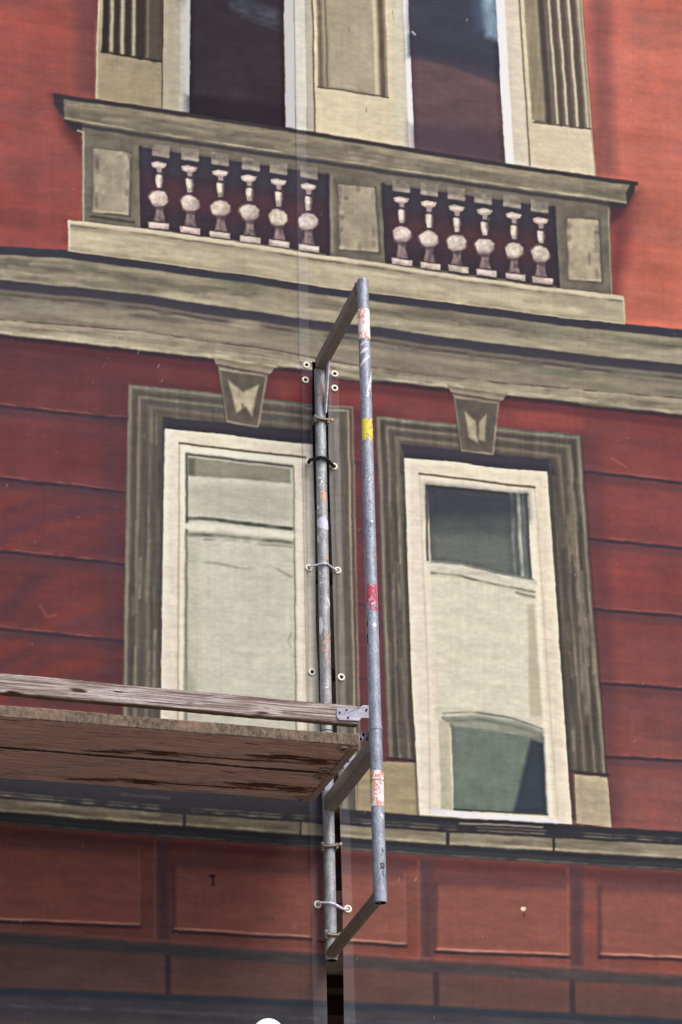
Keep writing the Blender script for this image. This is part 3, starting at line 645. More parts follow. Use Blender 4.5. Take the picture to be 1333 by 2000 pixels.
    # keystones
    for q, inner, part in (([(428, 722), (522, 734), (504, 834), (443, 823)], [(446, 742), (475, 766), (506, 752), (492, 812), (480, 794), (462, 806)], 17),
                           ([(887, 776), (975, 786), (964, 887), (902, 880)], [(909, 804), (930, 822), (934, 864), (917, 854)], 18)):
        (x0, y0), (x1, y1), (x2, y2), (x3, y3) = q
        A.fill([(x0-16, y0-28), (x1+20, y1-20), (x1+4, y1-2), (x0+2, y0+2)], (126, 118, 100), 3, tex=(.16, 20, 6, 2), part=part)
        A.line([(x0-14, y0-26), (x1+18, y1-18)], 4, (188, 178, 154), 3, .8, brk=.7); A.line([(x0-6, y0-14), (x1+8, y1-8)], 4, (152, 142, 120), 3, .7)
        A.line([(x0-3, y0-8), (x1+4, y1-2)], 3.4, (70, 62, 58), 3, .8)
        A.fill(q, (92, 85, 74), 3, tex=(.12, 14, 20, 3), part=part)
        A.line([q[3], q[0], q[1], q[2], q[3]], 4, (158, 148, 128), 3, .8, brk=.5)
        A.fill(inner, (172, 164, 138), 8, .9, tex=(.14, 10, 14, 2))
        A.line([(x0-1, y0), (x3-2, y3)], 3, (56, 44, 48), 4, .6)
    A.fill([(937, 824), (951, 808), (948, 862), (936, 858)], (160, 152, 126), 6, .8); A.line([(474, 790), (476, 806)], 5, (92, 84, 70), 4, .7)
    # ---- string course under the windows -----------------------------------------------------------------
    s0 = [(0, 1524), (300, 1540), (610, 1570), (700, 1588), (1000, 1604), (1333, 1620)]
    s1 = [(0, 1562), (360, 1590), (610, 1603), (663, 1612), (880, 1631), (1333, 1649)]
    s2 = [(0, 1588), (360, 1611), (610, 1627), (663, 1637), (880, 1655), (1333, 1676)]
    s3 = sm([(0, 1608), (300, 1628), (610, 1651), (860, 1674), (1333, 1697)])
    s0, s1, s2 = map(sm, (s0, s1, s2))
    A.fill(band(s0, s3, dt=2, db=3), (44, 44, 50), 5, 1, tex=(.15, 80, 8, 2), part=41)
    A.fill([(X0, 1200), (0, 1500), (300, 1522), (636, 1546), (640, 1606), (360, 1588), (0, 1558), (X0, 1300)], (42, 42, 48), 5, 1)  # platform's shadow on the banner, painted into the ink
    A.line(seg(s1, X0, X1, -13), 3, (98, 92, 78), 3, .8, brk=1.4); A.line(seg(s1, X0, X1, -7), 3, (130, 122, 102), 3, .75, brk=1.6)
    A.line(seg(s1, 900, 1060, -20), 3.5, (156, 148, 136), 3, .8)
    A.line(seg(s1, 240, 330, -30), 4, (92, 88, 82), 6, .5)
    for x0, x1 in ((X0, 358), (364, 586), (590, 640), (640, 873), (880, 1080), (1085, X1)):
        A.fill(seg(s1, x0, x1)+seg(s2, x0, x1)[::-1], (98, 92, 76) if x1 < 590 else (122, 115, 96), 4, .98, tex=(.16, 50, 8, 3))  # left blocks inked darker, for the platform's shade on them
        strokes(s1, s2, 14 if x1-x0 < 1000 else 60, max(x0, -400)+6, min(x1, 1700)-76, LD, int(x1), .5)
        A.line(seg(s2, x0+2, x1-2, -4), 4, (176, 168, 142), 4, .75, brk=.8)
    A.line(seg(s3, X0, X1, 0), 5, (98, 100, 86), 4, .85, brk=.7); A.line(seg(s3, X0, X1, -8), 5, (58, 62, 62), 5, .7)
    A.fill(band(s3, s3, dt=4, db=30), (78, 34, 38), 22, .65)
    # ---- bottom panels -----------------------------------------------------------------------------------------------
    po = sm([(0, 1822), (300, 1838), (610, 1858), (822, 1880), (1118, 1892), (1333, 1905)])
    def wpanel(x0, x1, yt0, yt1, yb0, yb1, part, c=(146, 84, 70)):
        A.fill([(x0, yt0), (x1, yt1), (x1, yb1), (x0, yb0)], c, 14, .75, tex=(.08, 60, 16, 3), part=part)
        A.line([(x0, yt0+10), (x0, yb0)], 7, (74, 52, 60), 10, .7)
        A.fill([(x0-6, yt0-10), (x1+4, yt1-10), (x1, yt1+18), (x0, yt0+18)], (86, 50, 56), 24, .6)
        A.line([(x0+3, yb0-6), (x1-2, yb1-6)], 4.5, (206, 146, 120), 3.5, .75, brk=.35)
        A.line([(x0, yb0), (x1+2, yb1)], 6, (58, 38, 48), 4.5, .9)
        A.line([(x1, yt1+10), (x1, yb1-4)], 4, (150, 98, 86), 5, .5)
    for x in (319, 835, 1126, -170, -700, 1660, 2150):
        y = yx(s3, x)
        A.fill([(x-12, y+6), (x+14, y+6), (x+12, yx(po, x)+4), (x-10, yx(po, x)+4)], (78, 54, 62), 18, .75)
        A.line([(x-16, y+12), (x-16, yx(po, x)-3)], 4, (140, 92, 82), 6, .5)
    wpanel(-130, 272, 1632, 1652, 1796, 1812, 50); wpanel(340, 606, 1680, 1694, 1820, 1835, 51)
    wpanel(624, 792, 1688, 1698, 1838, 1850, 52); wpanel(852, 1110, 1714, 1722, 1860, 1871, 53); wpanel(1172, 1600, 1724, 1740, 1870, 1888, 54)
    wpanel(-640, -210, 1596, 1620, 1766, 1790, 55); wpanel(1700, 2100, 1740, 1760, 1892, 1912, 56)
    A.line(seg(po, X0, X1, -3), 5, (150, 92, 82), 7, .5, brk=1.4)
    A.fill(band(po, po, dt=2, db=26), (62, 62, 64), 14, .8, tex=(.15, 60, 8, 4))
    lo = sm([(0, 1934), (330, 1938), (620, 1954), (850, 1974), (1333, 1992)])
    A.fill(band(po, lo, dt=28, db=0), (98, 66, 62), 10, .5, tex=(.08, 70, 20, 2))
    for x in (328, 852, 1118, -120, 1500):
        A.fill([(x-5, yx(po, x)+22), (x+6, yx(po, x)+22), (x+6, yx(lo, x)), (x-5, yx(lo, x))], (58, 46, 50), 8, .85)
    A.fill(seg(lo, X0, X1)+[(X1, 9000), (X0, 9000)], (62, 62, 68), 12, .95, tex=(.12, 60, 18, 5), part=42)
    A.line(seg(lo, X0, X1, 6), 14, (44, 50, 64), 8, .8); A.line(seg(lo, X0, X1, 34), 5, (96, 94, 90), 8, .5, brk=1.3)
    A.fill(seg(lo, X0, X1, 60)+[(X1, 9000), (X0, 9000)], (96, 80, 72), 40, .8, tex=(.12, 120, 40, 5))
    A.blob(1023, 1776, 5, 4, (222, 186, 164), .95, .4); A.line([(1023, 1783), (1024, 1790)], 3, (70, 40, 42), 3, .6)
    A.line([(416, 1712), (417, 1728)], 5, (64, 34, 38), 4, .8); A.blob(416, 1712, 7, 4, (60, 32, 36), .8, .5)
    # ---- dye streaks, rain marks and the welded double strips ------------------------------------------
    n = fbm(2, U/3.2, V/150., 2)*.018+fbm(5, U/220, (V-.1*U)/3., 2)*.016
    A.rgb *= (1+n)[..., None]
    A.rgb *= (1+.05*fbm(3, U/30, (V-.1*U)/14, 3)+.035*fbm(6, U/9, (V-.1*U)/5, 2))[..., None]
    lu = A.rgb@np.array((.35, .5, .15), np.float32); A.rgb[:] = np.clip(A.rgb+((lu-.40)*.13+.004)[..., None], .02, 1)
    def soft(a, k=2):
        for ax in (0, 1):
            p = np.concatenate([np.take(a, [0]*k, ax), a, np.take(a, [-1]*k, ax)], ax); n_ = a.shape[ax]
            a = sum(np.take(p, range(i, i+n_), ax) for i in range(2*k+1))/(2*k+1)
        return a
    A.rgb[:] = A.rgb+.18*(A.rgb-soft(A.rgb, 2))+.28*(A.rgb-soft(A.rgb, 7))
    wn = np.clip((A.rgb[..., 1]/(A.rgb[..., 0]+.02)-.72)/.16, 0, 1)*np.clip((A.rgb[..., 0]-.2)/.3, 0, 1)
    A.rgb *= 1+wn[..., None]*np.array((.075, .06, .035), np.float32)
    VE = C(150, 150, 176); A.rgb[:] = A.rgb*.95+VE*.05  # bluish haze over the whole sheet, mixed into the ink
    def strip(x0, x1, y0, y1, yt, yb, k, part):
        sl = A.box(min(x0, x1)-60, yt, max(x0, x1)+80, yb)
        if sl is None: return
        uu = u[sl]-(u[sl]*0+x0+(x1-x0)*(v[sl]-y0)/(y1-y0)); m = np.clip(uu+.5, 0, 1)*np.clip(k-uu+.5, 0, 1)*(v[sl] > yt)*(v[sl] < yb)
        A.rgb[sl] = A.rgb[sl]*(1-m[..., None]*.16)+C(214, 218, 232)*m[..., None]*.16
        e = np.exp(-(uu/1.1)**2)*(v[sl] > yt)*(v[sl] < yb)*.25
        A.rgb[sl] *= (1-e)[..., None]
        A.pid[sl][m > .5] = part
    strip(575, 583, 0, 620, -9e3, 704, 20, 62); strip(588, 612, 720, 2000, 704, 9e3, 60, 60); strip(616, 650, 722, 2000, 726, 9e3, 45, 61)
    rr = random.Random(11)
    for _ in range(190):
        x = rr.uniform(0, 1333); y = rr.uniform(0, 2000)
        if _ < 30: x = rr.gauss(300, 60); y = rr.gauss(700, 60)
        l = rr.uniform(1, 8) if rr.random() < .4 else 1
        A.line([(x, y), (x-l*.4, y+l)], rr.uniform(.7, 1.7), (204, 200, 196), 1.3, rr.uniform(.2, .75))
    return A

# ================================================================== the ground
mb = MB(); mb.add([(-150, -150, 0), (150, -150, 0), (150, 150, 0), (-150, 150, 0)], [(0, 1, 2, 3)])
t = NT('paving'); n = t.noise(3, (1, 1, 1), 6); br = t.n('ShaderNodeTexBrick'); br.inputs['Scale'].default_value = 2.2
t.l(t.tc.outputs['Object'], br.inputs['Vector']); br.inputs['Color1'].default_value = lin((168, 162, 152)); br.inputs['Color2'].default_value = lin((150, 146, 138)); br.inputs['Mortar'].default_value = lin((70, 68, 66)); br.inputs['Mortar Size'].default_value = .01
tag(mb.build('pavement', t.done(t.mix(n, br.outputs[0], lin((92, 90, 88)), 'MIX'), .85)), kind='structure')

# ================================================================== the printed banner
INK_GAIN = 1.22                        # paper white of the print against the light falling on it
def axis(a, b, step, lo, hi):
    core = list(np.arange(a, b+step/2, step)); x = a; s = step; left = []
    while x > lo: s *= 1.12; x -= s; left.append(max(x, lo))
    x = core[-1]; s = step; right = []
    while x < hi: s *= 1.12; x += s; right.append(min(x, hi))
    return np.array(left[::-1]+core+right)
gx = axis(-1.62, 2.12, .0043, -4.2, 4.6); gz = axis(3.70, 9.42, .0045, .9, 11.6)
X, Z = np.meshgrid(gx, gz)
SL = [(609.5, 708), (611, 888), (615, 996), (616, 1104), (617.6, 1230), (622, 1326), (625, 1421), (629, 1576), (632, 1648), (635.6, 1774), (637.5, 1882), (640, 2000)]
SR = [(641.5, 728), (642, 880), (645.6, 996), (648, 1050), (650, 1140), (653, 1230), (655.5, 1326), (659, 1430), (665, 1612), (669, 1756), (671, 1882), (672.5, 2000)]
def rim(pts):                          # an edge of the long slit, as x over z
    q = [at(px, py, 0) for px, py in pts]
    zz = np.array([p.z for p in q][::-1]); xx = np.array([p.x for p in q][::-1])
    s = (xx[1]-xx[0])/(zz[1]-zz[0])
    return lambda z: np.where(z < zz[0], xx[0]+(z-zz[0])*s, np.interp(z, zz, xx))
fl, fr = rim(SL), rim(SR); ZTOP = at(609.5, 706, 0).z
row_cut = np.nonzero(gz <= ZTOP)[0]; open_ = np.zeros((len(gz)-1, len(gx)-1), bool)
for i in row_cut:                      # slide the nearest grid corners onto the two rims
    a = int(np.argmin(abs(gx-fl(gz[i])))); b = int(np.argmin(abs(gx-fr(gz[i]))))
    X[i, a] = fl(gz[i]); X[i, b] = fr(gz[i])
    if i in row_cut[:-1]: open_[i, a:b] = True
    # keep quads tidy where the rim steps over a column
cx_ = (X[:-1, :-1]+X[1:, :-1]+X[:-1, 1:]+X[1:, 1:])/4; cz_ = (Z[:-1, :-1]+Z[1:, :-1])/2
open_ = (cx_ > fl(cz_)) & (cx_ < fr(cz_)) & (cz_ < ZTOP)
U, V = image_pixels(X, Z)
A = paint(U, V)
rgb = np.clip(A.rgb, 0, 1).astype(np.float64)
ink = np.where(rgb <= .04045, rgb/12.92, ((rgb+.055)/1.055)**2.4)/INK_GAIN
pid = A.pid
# split pieces that share an ink but stand apart
pid = np.where((pid == 30) & (U > 340) & (U < 1000), 63, pid); pid = np.where((pid == 30) & (U >= 1000), 64, pid)
pid = np.where((pid == 31) & (U > 700), 65, pid); pid = np.where((pid == 32) & (U > 700), 66, pid)
pid = np.where((pid == 23) & (U > 500) & (U < 900), 67, pid); pid = np.where((pid == 23) & (U >= 900), 68, pid)
pid = np.where((pid == 22) & (U > 700), 69, pid); pid = np.where((pid == 52) & (U < 625), 51, pid)
# the sheet hangs almost flat: slow billows, a slight pucker along the laced slit
bil = .012*fbm(1, X/1.3, Z/1.6, 2)+.003*fbm(3, X/.35, Z/1.2, 2)
d_sl = np.minimum(abs(X-fl(Z)), abs(X-fr(Z))); tie_z = [at(620, y, 0).z for y in (713, 742, 906, 1110, 1316, 1770)]
puck = np.exp(-(d_sl/.05)**2)*(Z < ZTOP)*sum(-.004*np.exp(-((Z-z)/.06)**2) for z in tie_z)
Y = (bil-bil[len(gz)//2, len(gx)//2])*np.clip(d_sl*3, 0, 1)+puck
verts = np.stack([X, Y, Z], -1).reshape(-1, 3); inkf = np.concatenate([ink.reshape(-1, 3), np.ones((ink.size//3, 1))], 1)
nx = X.shape[1]; ii, jj = np.meshgrid(np.arange(X.shape[0]-1), np.arange(nx-1), indexing='ij')
quads = np.stack([ii*nx+jj, ii*nx+jj+1, (ii+1)*nx+jj+1, (ii+1)*nx+jj], -1)
fpid = pid[:-1, :-1]
t = NT('printed_mesh_fabric')
at_ = t.n('ShaderNodeAttribute', attribute_name='ink')
wv = []
for dirn, per in (('Z', .0076), ('X', .0092)):
    w = t.n('ShaderNodeTexWave', wave_type='BANDS', bands_direction=dirn); w.inputs['Scale'].default_value = .314/per
    w.inputs['Distortion'].default_value = 1.2; w.inputs['Detail'].default_value = 1.5; w.inputs['Detail Scale'].default_value = .6
    t.l(t.tc.outputs['Object'], w.inputs['Vector']); wv.append(w.outputs['Fac'])
th = t.noise(7, (1, 1, 60), 4, .7)
c = t.mix(t.ramp(wv[0], (.2, (.04, .04, .04)), (.8, (0, 0, 0))), at_.outputs['Color'], (.02, .02, .03, 1))
c = t.mix(t.ramp(wv[1], (.2, (.03, .03, .03)), (.8, (0, 0, 0))), c, (.02, .02, .03, 1))
c = t.mix(t.ramp(th, (.3, (.03, .03, .03)), (.7, (0, 0, 0))), c, (.5, .5, .55, 1))
t.bump(wv[0], .15, .0006)
MBAN = t.done(c, .7, 0., .12)
tr = t.n('ShaderNodeBsdfTranslucent'); t.l(c, tr.inputs['Color']); ms = t.n('ShaderNodeMixShader'); ms.inputs[0].default_value = .22
t.l(t.b.outputs[0], ms.inputs[1]); t.l(tr.outputs[0], ms.inputs[2]); t.l(ms.outputs[0], t.out.inputs['Surface'])
def sheet(name, ids, parent=None, label=None):
    f = quads[np.isin(fpid, ids) & ~open_]
    if len(f) == 0: return None
    u, inv = np.unique(f, return_inverse=True); f = inv.reshape(-1, 4)
    me = bpy.data.meshes.new(name); me.vertices.add(len(u)); me.vertices.foreach_set('co', verts[u].ravel())
    me.loops.add(f.size); me.loops.foreach_set('vertex_index', f.ravel().astype(np.int32))
    me.polygons.add(len(f)); me.polygons.foreach_set('loop_start', np.arange(0, f.size, 4, dtype=np.int32))
    me.update(calc_edges=True)
    ca = me.color_attributes.new('ink', 'FLOAT_COLOR', 'POINT'); ca.data.foreach_set('color', inkf[u].ravel())
    me.polygons.foreach_set('use_smooth', np.ones(len(f), bool)); me.materials.append(MBAN)
    o = bpy.data.objects.new(name, me); COL.objects.link(o); PW[o] = Vector()
    if parent: o.parent = parent
    if label: o['label'] = label
    return o
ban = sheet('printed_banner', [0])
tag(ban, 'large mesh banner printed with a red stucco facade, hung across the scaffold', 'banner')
w = sheet('printed_window', [11], ban, 'printed window behind the platform, blind fully drawn')
sheet('surround', [10], w); sheet('glass', [12], w); sheet('keystone', [17], w)
w = sheet('printed_window', [14], ban, 'printed window with dark upper pane and white sill')
sheet('surround', [13], w); sheet('glass', [15], w); sheet('sill', [16], w); sheet('keystone', [18], w)
w = sheet('printed_window', [31], ban, 'upper printed window with plum glass'); sheet('glass', [32], w)
w = sheet('printed_window', [65], ban, 'upper printed window with pale blue reflection'); sheet('glass', [66], w)
for k in (30, 63, 64): sheet('printed_pilaster', [k], ban)
w = sheet('printed_balustrade', [20], ban); sheet('handrail', [21], w); sheet('plinth', [37], w)
for k in (22, 69): sheet('dark_opening', [k], w)
for k in (23, 67, 68): sheet('panel', [k], w)
for k in range(24, 36): sheet('baluster', [k], w)
sheet('printed_cornice', [40], ban); sheet('printed_string_course', [41], ban); sheet('printed_base', [42], ban)
for k in range(50, 57): sheet('printed_wall_panel', [k], ban)
sheet('seam_strip', [62], ban); sheet('hem', [60], ban); sheet('hem', [61], ban)

# ------------------------------------------------------------------ eyelets pressed into the hems
EY = {'l': [(599, 713), (597, 742), (603, 903), (604, 1109), (610, 1313), (621, 1767)], 'r': [(654, 730), (654, 758), (653, 911), (660, 1114), (667, 1323), (680, 1776)]}
ring = MB(); n = 28; prof = [(.0166, 0), (.0160, -.0022), (.0125, -.0034), (.0090, -.0030), (.0078, -.001)]
ring.add([(r*math.cos(2*math.pi*k/n), y, r*math.sin(2*math.pi*k/n)) for r, y in prof for k in range(n)],
         [(i*n+k, i*n+(k+1) % n, (i+1)*n+(k+1) % n, (i+1)*n+k) for i in range(len(prof)-1) for k in range(n)], 0, True)
ring.add([(.0079*math.cos(2*math.pi*k/n), -.0008, .0079*math.sin(2*math.pi*k/n)) for k in range(n)], [tuple(range(n))], 1)  # black disc for the dark seen through the hole; fabric is uncut
e0 = None
for s in 'lr':
    for px, py in EY[s]:
        p = at(px, py, -.004)
        if e0 is None: e0 = o = ring.build('eyelet', [M['eyelet'], M['dark_hole']])
        else: o = e0.copy(); COL.objects.link(o)
        o.parent = ban; o.location = p; o.rotation_euler = (0, random.uniform(0, 6), 0)

# ------------------------------------------------------------------ the house behind, seen through the slit
t = NT('old_render'); n1 = t.noise(3, (1, 1, 1), 6); n2 = t.noise(30, (1, 1, 1), 4)
c = t.mix(n1, lin((146, 120, 112)), lin((166, 140, 130))); c = t.mix(t.mask(n2, .3, .8), c, lin((130, 110, 102))); M['house'] = t.done(c, .9)
M['ledge2'] = plain('brown_ledge', (110, 94, 86), .85, .12, 20); M['ledge'] = plain('grey_stone_ledge', (200, 192, 180), .85, .12, 20); M['recess'] = plain('dark_timber', (70, 50, 46), .8, .2, 10)
M['greywall'] = plain('grey_plaster', (196, 186, 184), .9, .06, 10)
hz = lambda py: at(640, py, .45).z
hb = thing('house_wall', (0, .45, 0), 'old brown rendered house wall glimpsed behind the banner through its slit', 'building')
def slab(name, z0, z1, m, y0=.45, y1=.75, x0=-4, x1=4.5):
    k = MB(); k.box((x0, y0, z0), (x1, y1, z1)); return k.build(name, m, hb)
slab('wall', hz(1588), hz(1000), M['house']); slab('window_opening', hz(1000)+.002, 11.4, M['recess'], .55)
slab('window_opening', hz(1742), hz(1588)-.002, M['recess'], .52); slab('ledge', hz(1766), hz(1742)-.002, M['ledge'], .42)
slab('wall', hz(1874), hz(1766)-.002, M['greywall']); slab('ledge', hz(1902), hz(1874)-.002, M['ledge'], .40)
slab('beam', hz(1930), hz(1902)-.002, M['recess'], .47); slab('ledge', hz(1942), hz(1930)-.002, M['ledge2'], .44); slab('beam', hz(1982), hz(1942)-.002, M['recess'], .47)
slab('wall', .0, hz(1982)-.002, M['ledge2'])
for py, lab in ((1130, 'dark steel ledger behind the slit between the white tie and the eyelets above the board'), (1318, 'dark steel ledger behind the slit, level with the untied eyelets over the platform')):
    k = MB(); z = at(640, py, .2).z; k.box((-3.9, .18, z-.021), (4.4, .22, z+.021))
    tag(k.build('ledger_beam', M['recess'], loc=(0, .2, z)), lab, 'beam', 'ledgers behind the banner')

M['weld'] = plain('rusty_weld', (104, 72, 56), .8, .25, 200); M['brace'] = plain('bare_zinc_strip', (196, 198, 206), .45, .12, 60)
# ================================================================== scaffold frames
YF, YI, RT = -.76, -.04, .02415
zf = lambda py: at(728, py, YF).z
zi = lambda py: at(636, py, YI).z
def xf(z): return -.0325+(z-4.2)*.0026
def xi(z): return -.0105+(z-4.2)*.0014
def stand(z0, z1, x, y, r=RT, hollow=.86, mi=0):
    n = max(2, int((z1-z0)/.08)); k = MB()
    k.tube([(x(z0+(z1-z0)*i/n), y, z0+(z1-z0)*i/n) for i in range(n+1)], r, 32, hollow, 0, True, 1, .008); return k
zj = zf(1425)
f1 = thing('scaffold_stand', (xf(zj), YF, zj), 'tall upper scaffold frame whose front tube carries yellow and red paint', 'scaffold frame', 'scaffold frames')
top = zf(548)
k = stand(zj, top-.012, xf, YF, RT); k.tube([(xf(top), YF, top-.012), (xf(top), YF, top-.004), (xf(top), YF, top)], [RT, RT*.95, RT*.7], 32)
k.build('standard', [M['tube'], M['dark_hole']], f1)
zi1 = zi(724)
k = stand(zi(1428), zi1, xi, YI, .0235); k.build('standard', [M['tube_in'], M['dark_hole']], f1)
k = MB(); k.bar((xf(top)+.0, YF+.015, top-.030), (xi(zi1)+.002, YI-.012, zi1+.022), .048, .050); k.build('transom', M['beam'], f1, .004)
k = MB(); bx = xi(zi1)+.017; k.bar((bx, YI-.085, zi1+.010), (bx-.001, YI-.018, zi(812)), .007, .040, 0, (0, 1, 0)); k.build('brace', M['brace'], f1, .002)
for yy, zz_ in ((YF+.027, top-.030), (YI-.026, zi1+.020)):
    k = MB(); k.bar((xf(top), yy-.003, zz_), (xf(top)+.0005, yy+.003, zz_), .053, .055) if yy < -.5 else k.bar((xi(zi1)+.002, yy-.003, zz_), (xi(zi1)+.0025, yy+.003, zz_), .053, .055)
    k.build('weld', M['weld'], f1, .002)
k = MB(); k.tube([(xf(zj), YF, zj-.004), (xf(zj), YF, zj+.012)], .0268, 32); k.build('collar', M['tube'], f1, .001)
# lower frame
zb = zf(1763)
f2 = thing('scaffold_stand', (xf(zb), YF, zb), 'short lower scaffold frame under the plank platform, closed by a round bottom tube', 'scaffold frame', 'scaffold frames')
k = stand(zb, zj-.005, xf, YF, .0250); k.build('standard', [M['tube'], M['dark_hole']], f2)
k = stand(zi(1876), zi(1430), xi, YI, .0240); k.build('standard', [M['tube_in'], M['dark_hole']], f2)
ZT = 4.838
k = MB(); k.bar((xf(ZT)+.002, YF+.018, ZT-.030), (xi(ZT)+.002, YI-.014, ZT-.030), .050, .060); k.build('transom', M['beam'], f2, .004)
zc = zf(1752); k = MB(); n = 8; p, q = Vector((xf(zc), YF+.012, zb+.030)), Vector((xi(zc), YI-.008, zi(1862)))
k.tube([p.lerp(q, i/n) for i in range(n+1)], .0235, 28, 0, 0, True, None, .01); k.build('bottom_tube', M['bar'], f2)
# weld beads
for fr_, pt, ax in ((f2, p+Vector((0, .010, 0)), 0), (f2, q+Vector((0, -.012, 0)), 0)):
    k = MB(); k.tube([pt+Vector((0, -.004, 0)), pt+Vector((0, .004, 0))], .0262, 20); k.build('weld', M['bar'], fr_)

# ------------------------------------------------------------------ paint, tape and splashes worn onto the tubes
def mark(name, mat, parent, x, y, r, z0, z1, a0, a1, thr=-9, scale=60, k=2, shape=None, th=.0006):
    nz = max(2, int((z1-z0)/.002)); na = max(2, int((a1-a0)/4.)); mm = MB(); vs = []; fs = []
    for i in range(nz+1):
        z = z0+(z1-z0)*i/nz
        for j in range(na+1):
            a = R(a0+(a1-a0)*j/na); vs.append((x(z)+(r+th)*math.sin(a), y-(r+th)*math.cos(a), z))
    zz, aa = np.meshgrid((np.arange(nz)+.5)/nz, (np.arange(na)+.5)/na, indexing='ij')
    nn = fbm(k, aa*(a1-a0)*.02*r*scale*1.2+3.1*k+z0*7, zz*(z1-z0)*scale, 3)
    e = np.minimum(np.minimum(zz, 1-zz)*(z1-z0)/.006, np.minimum(aa, 1-aa)*(a1-a0)/14.); keep = nn > thr+.35*np.clip(1-e, 0, 1)
    if shape: keep &= shape(aa, zz)
    for i in range(nz):
        for j in range(na):
            if keep[i, j]:
                q = i*(na+1)+j; fs.append((q, q+1, q+na+2, q+na+1))
    mm.add(vs, fs, 0, True); return mm.build(name, mat, parent)
# angle 0 faces the street, negative to the left of the tube, positive to the right
diag = lambda s, w=.22: (lambda a, z: abs((a-.5)*s-(z-.5)) < w*np.clip(1.3-abs(a-.5)*1.6, .3, 1))
oval = lambda a, z: ((a-.5)**2+(z-.5)**2) < .25
FM = lambda mat, y0, y1, a0, a1, *r, **kw: mark('paint_mark', M[mat], f1, xf, YF, RT*1.008, zf(y1), zf(y0), a0, a1, *r, **kw)
o = mark('marking_tape', M['tape'], f1, xf, YF, RT*1.008, zf(667), zf(609), -180, 180); 
FM('paint_white', 672, 682, -60, 10, -.2, 80, 1, shape=diag(.8)); FM('paint_white', 685, 699, -70, 15, -.6, 80, 2, shape=diag(.7)); FM('paint_white', 700, 722, -75, 30, -.6, 90, 3, shape=diag(.9, .16))
FM('paint_white', 728, 785, -20, 80, -.35, 70, 3, shape=diag(1.1, .2)); FM('paint_yellow', 820, 866, -72, 62, -.14, 90, 2); FM('paint_yellow', 824, 862, -68, -25, -.6, 60, 3)
FM('paint_red', 1145, 1196, -72, 50, -.02, 110, 4); FM('paint_white', 1170, 1186, -42, 12, .05, 110, 5)
FM('paint_white', 1222, 1229, -18, 22, -.6, 90, 1, shape=oval); FM('paint_white', 1018, 1026, -6, 18, -.5, 90, 1, shape=oval); FM('paint_black', 1216, 1262, -88, -62, -.1, 90, 3)
FM('paint_white', 892, 1022, -60, 40, .42, 260, 4); FM('paint_black', 925, 1060, -80, 10, .46, 200, 3); FM('paint_pink', 1082, 1096, 0, 60, .1, 150, 2); FM('paint_black', 1370, 1412, 0, 40, .38, 150, 6)
LM = lambda nm, mat, y0, y1, a0, a1, *r, **kw: mark(nm, M[mat], f2, xf, YF, .0250*1.008, zf(y1), zf(y0), a0, a1, *r, **kw)
LM('marking_tape', 'tape_worn', 1508, 1577, -180, 180)
k = MB(); zz = zf(1526); k.tube([(xf(zz), YF, zz-.0015), (xf(zz), YF, zz+.0015)], .0268, 32); k.build('wire_ring', M['clamp'], f2)
LM('paint_mark', 'paint_black', 1655, 1682, 0, 24, .12, 200, 3); LM('paint_mark', 'paint_black', 1686, 1702, -12, 36, -.05, 220, 4); LM('paint_mark', 'paint_black', 1702, 1714, 8, 22, -.2, 120, 5)
LM('paint_mark', 'paint_lilac', 1592, 1604, 0, 34, -.4, 60, 5, shape=oval)
IM = lambda mat, y0, y1, a0, a1, *r, **kw: mark('paint_mark', M[mat], f1, xi, YI, .0235*1.01, zi(y1), zi(y0), a0, a1, *r, **kw)
IM('paint_pink', 755, 790, -40, 30, -.3, 50, 2); IM('paint_lilac', 1014, 1040, -88, 80, -.6, 40, 2, shape=diag(-.25, .42)); IM('paint_white', 938, 962, -40, 5, -.15, 110, 3, shape=diag(.8, .3)); IM('paint_white', 935, 941, -80, -20, -.2, 120, 3)
IM('paint_orange', 963, 980, -20, 35, -.3, 90, 4, shape=oval); IM('paint_pink', 975, 1010, -60, 60, .2, 90, 5); IM('paint_white', 990, 998, -80, -50, -.4, 90, 2); IM('paint_white', 1048, 1062, -85, -55, -.5, 90, 4, shape=oval)
IM('paint_pink', 1083, 1104, -20, 60, .1, 110, 1); IM('paint_white', 1118, 1150, -70, 0, .3, 140, 1); IM('paint_lilac', 1170, 1188, 10, 75, -.4, 60, 3, shape=diag(-.7, .3)); IM('paint_white', 1208, 1244, -88, -35, -.7, 40, 2, shape=oval)
IM('paint_pink', 1238, 1300, -70, 60, .08, 110, 2); IM('paint_pink', 1300, 1372, -60, 50, .3, 110, 3); IM('paint_white', 1338, 1350, -50, 10, .05, 110, 3)
IM('paint_white', 880, 1230, -70, 60, .52, 200, 5)

# ------------------------------------------------------------------ clamps on the inner tube
def clamp():
    r = empty('tube_clamp', (0, 0, 0)); PW[r] = Vector()
    k = MB(); ra = .0262
    k.tube([(0, 0, -.009), (0, 0, .009)], ra, 28); k.build('ring', M['clamp'], r, .002)
    k = MB(); k.box((-.038, -.024, -.018), (-.022, .014, .020)); k.box((-.034, -.030, -.010), (-.024, -.020, .012)); k.build('hinge', M['clamp'], r, .004)
    k = MB(); k.box((.022, -.026, -.012), (.034, .010, .012)); k.tube([(-.030, -.030, .000), (-.010, -.0305, -.003), (.012, -.0305, -.002), (.026, -.028, .003)], .0055, 12); k.build('jaw', M['clamp'], r, .003)
    k = MB(); k.tube([(.030, -.022, .003), (.052, -.024, .005)], .0045, 12); k.build('bolt', M['clamp'], r)
    k = MB(); k.tube([(.040, -.023, .004), (.049, -.0235, .005)], .0088, 6); k.build('nut', M['nut'], r)
    return r
M['nut'] = plain('brass_plated_nut', (176, 160, 128), .4, .15, 90)
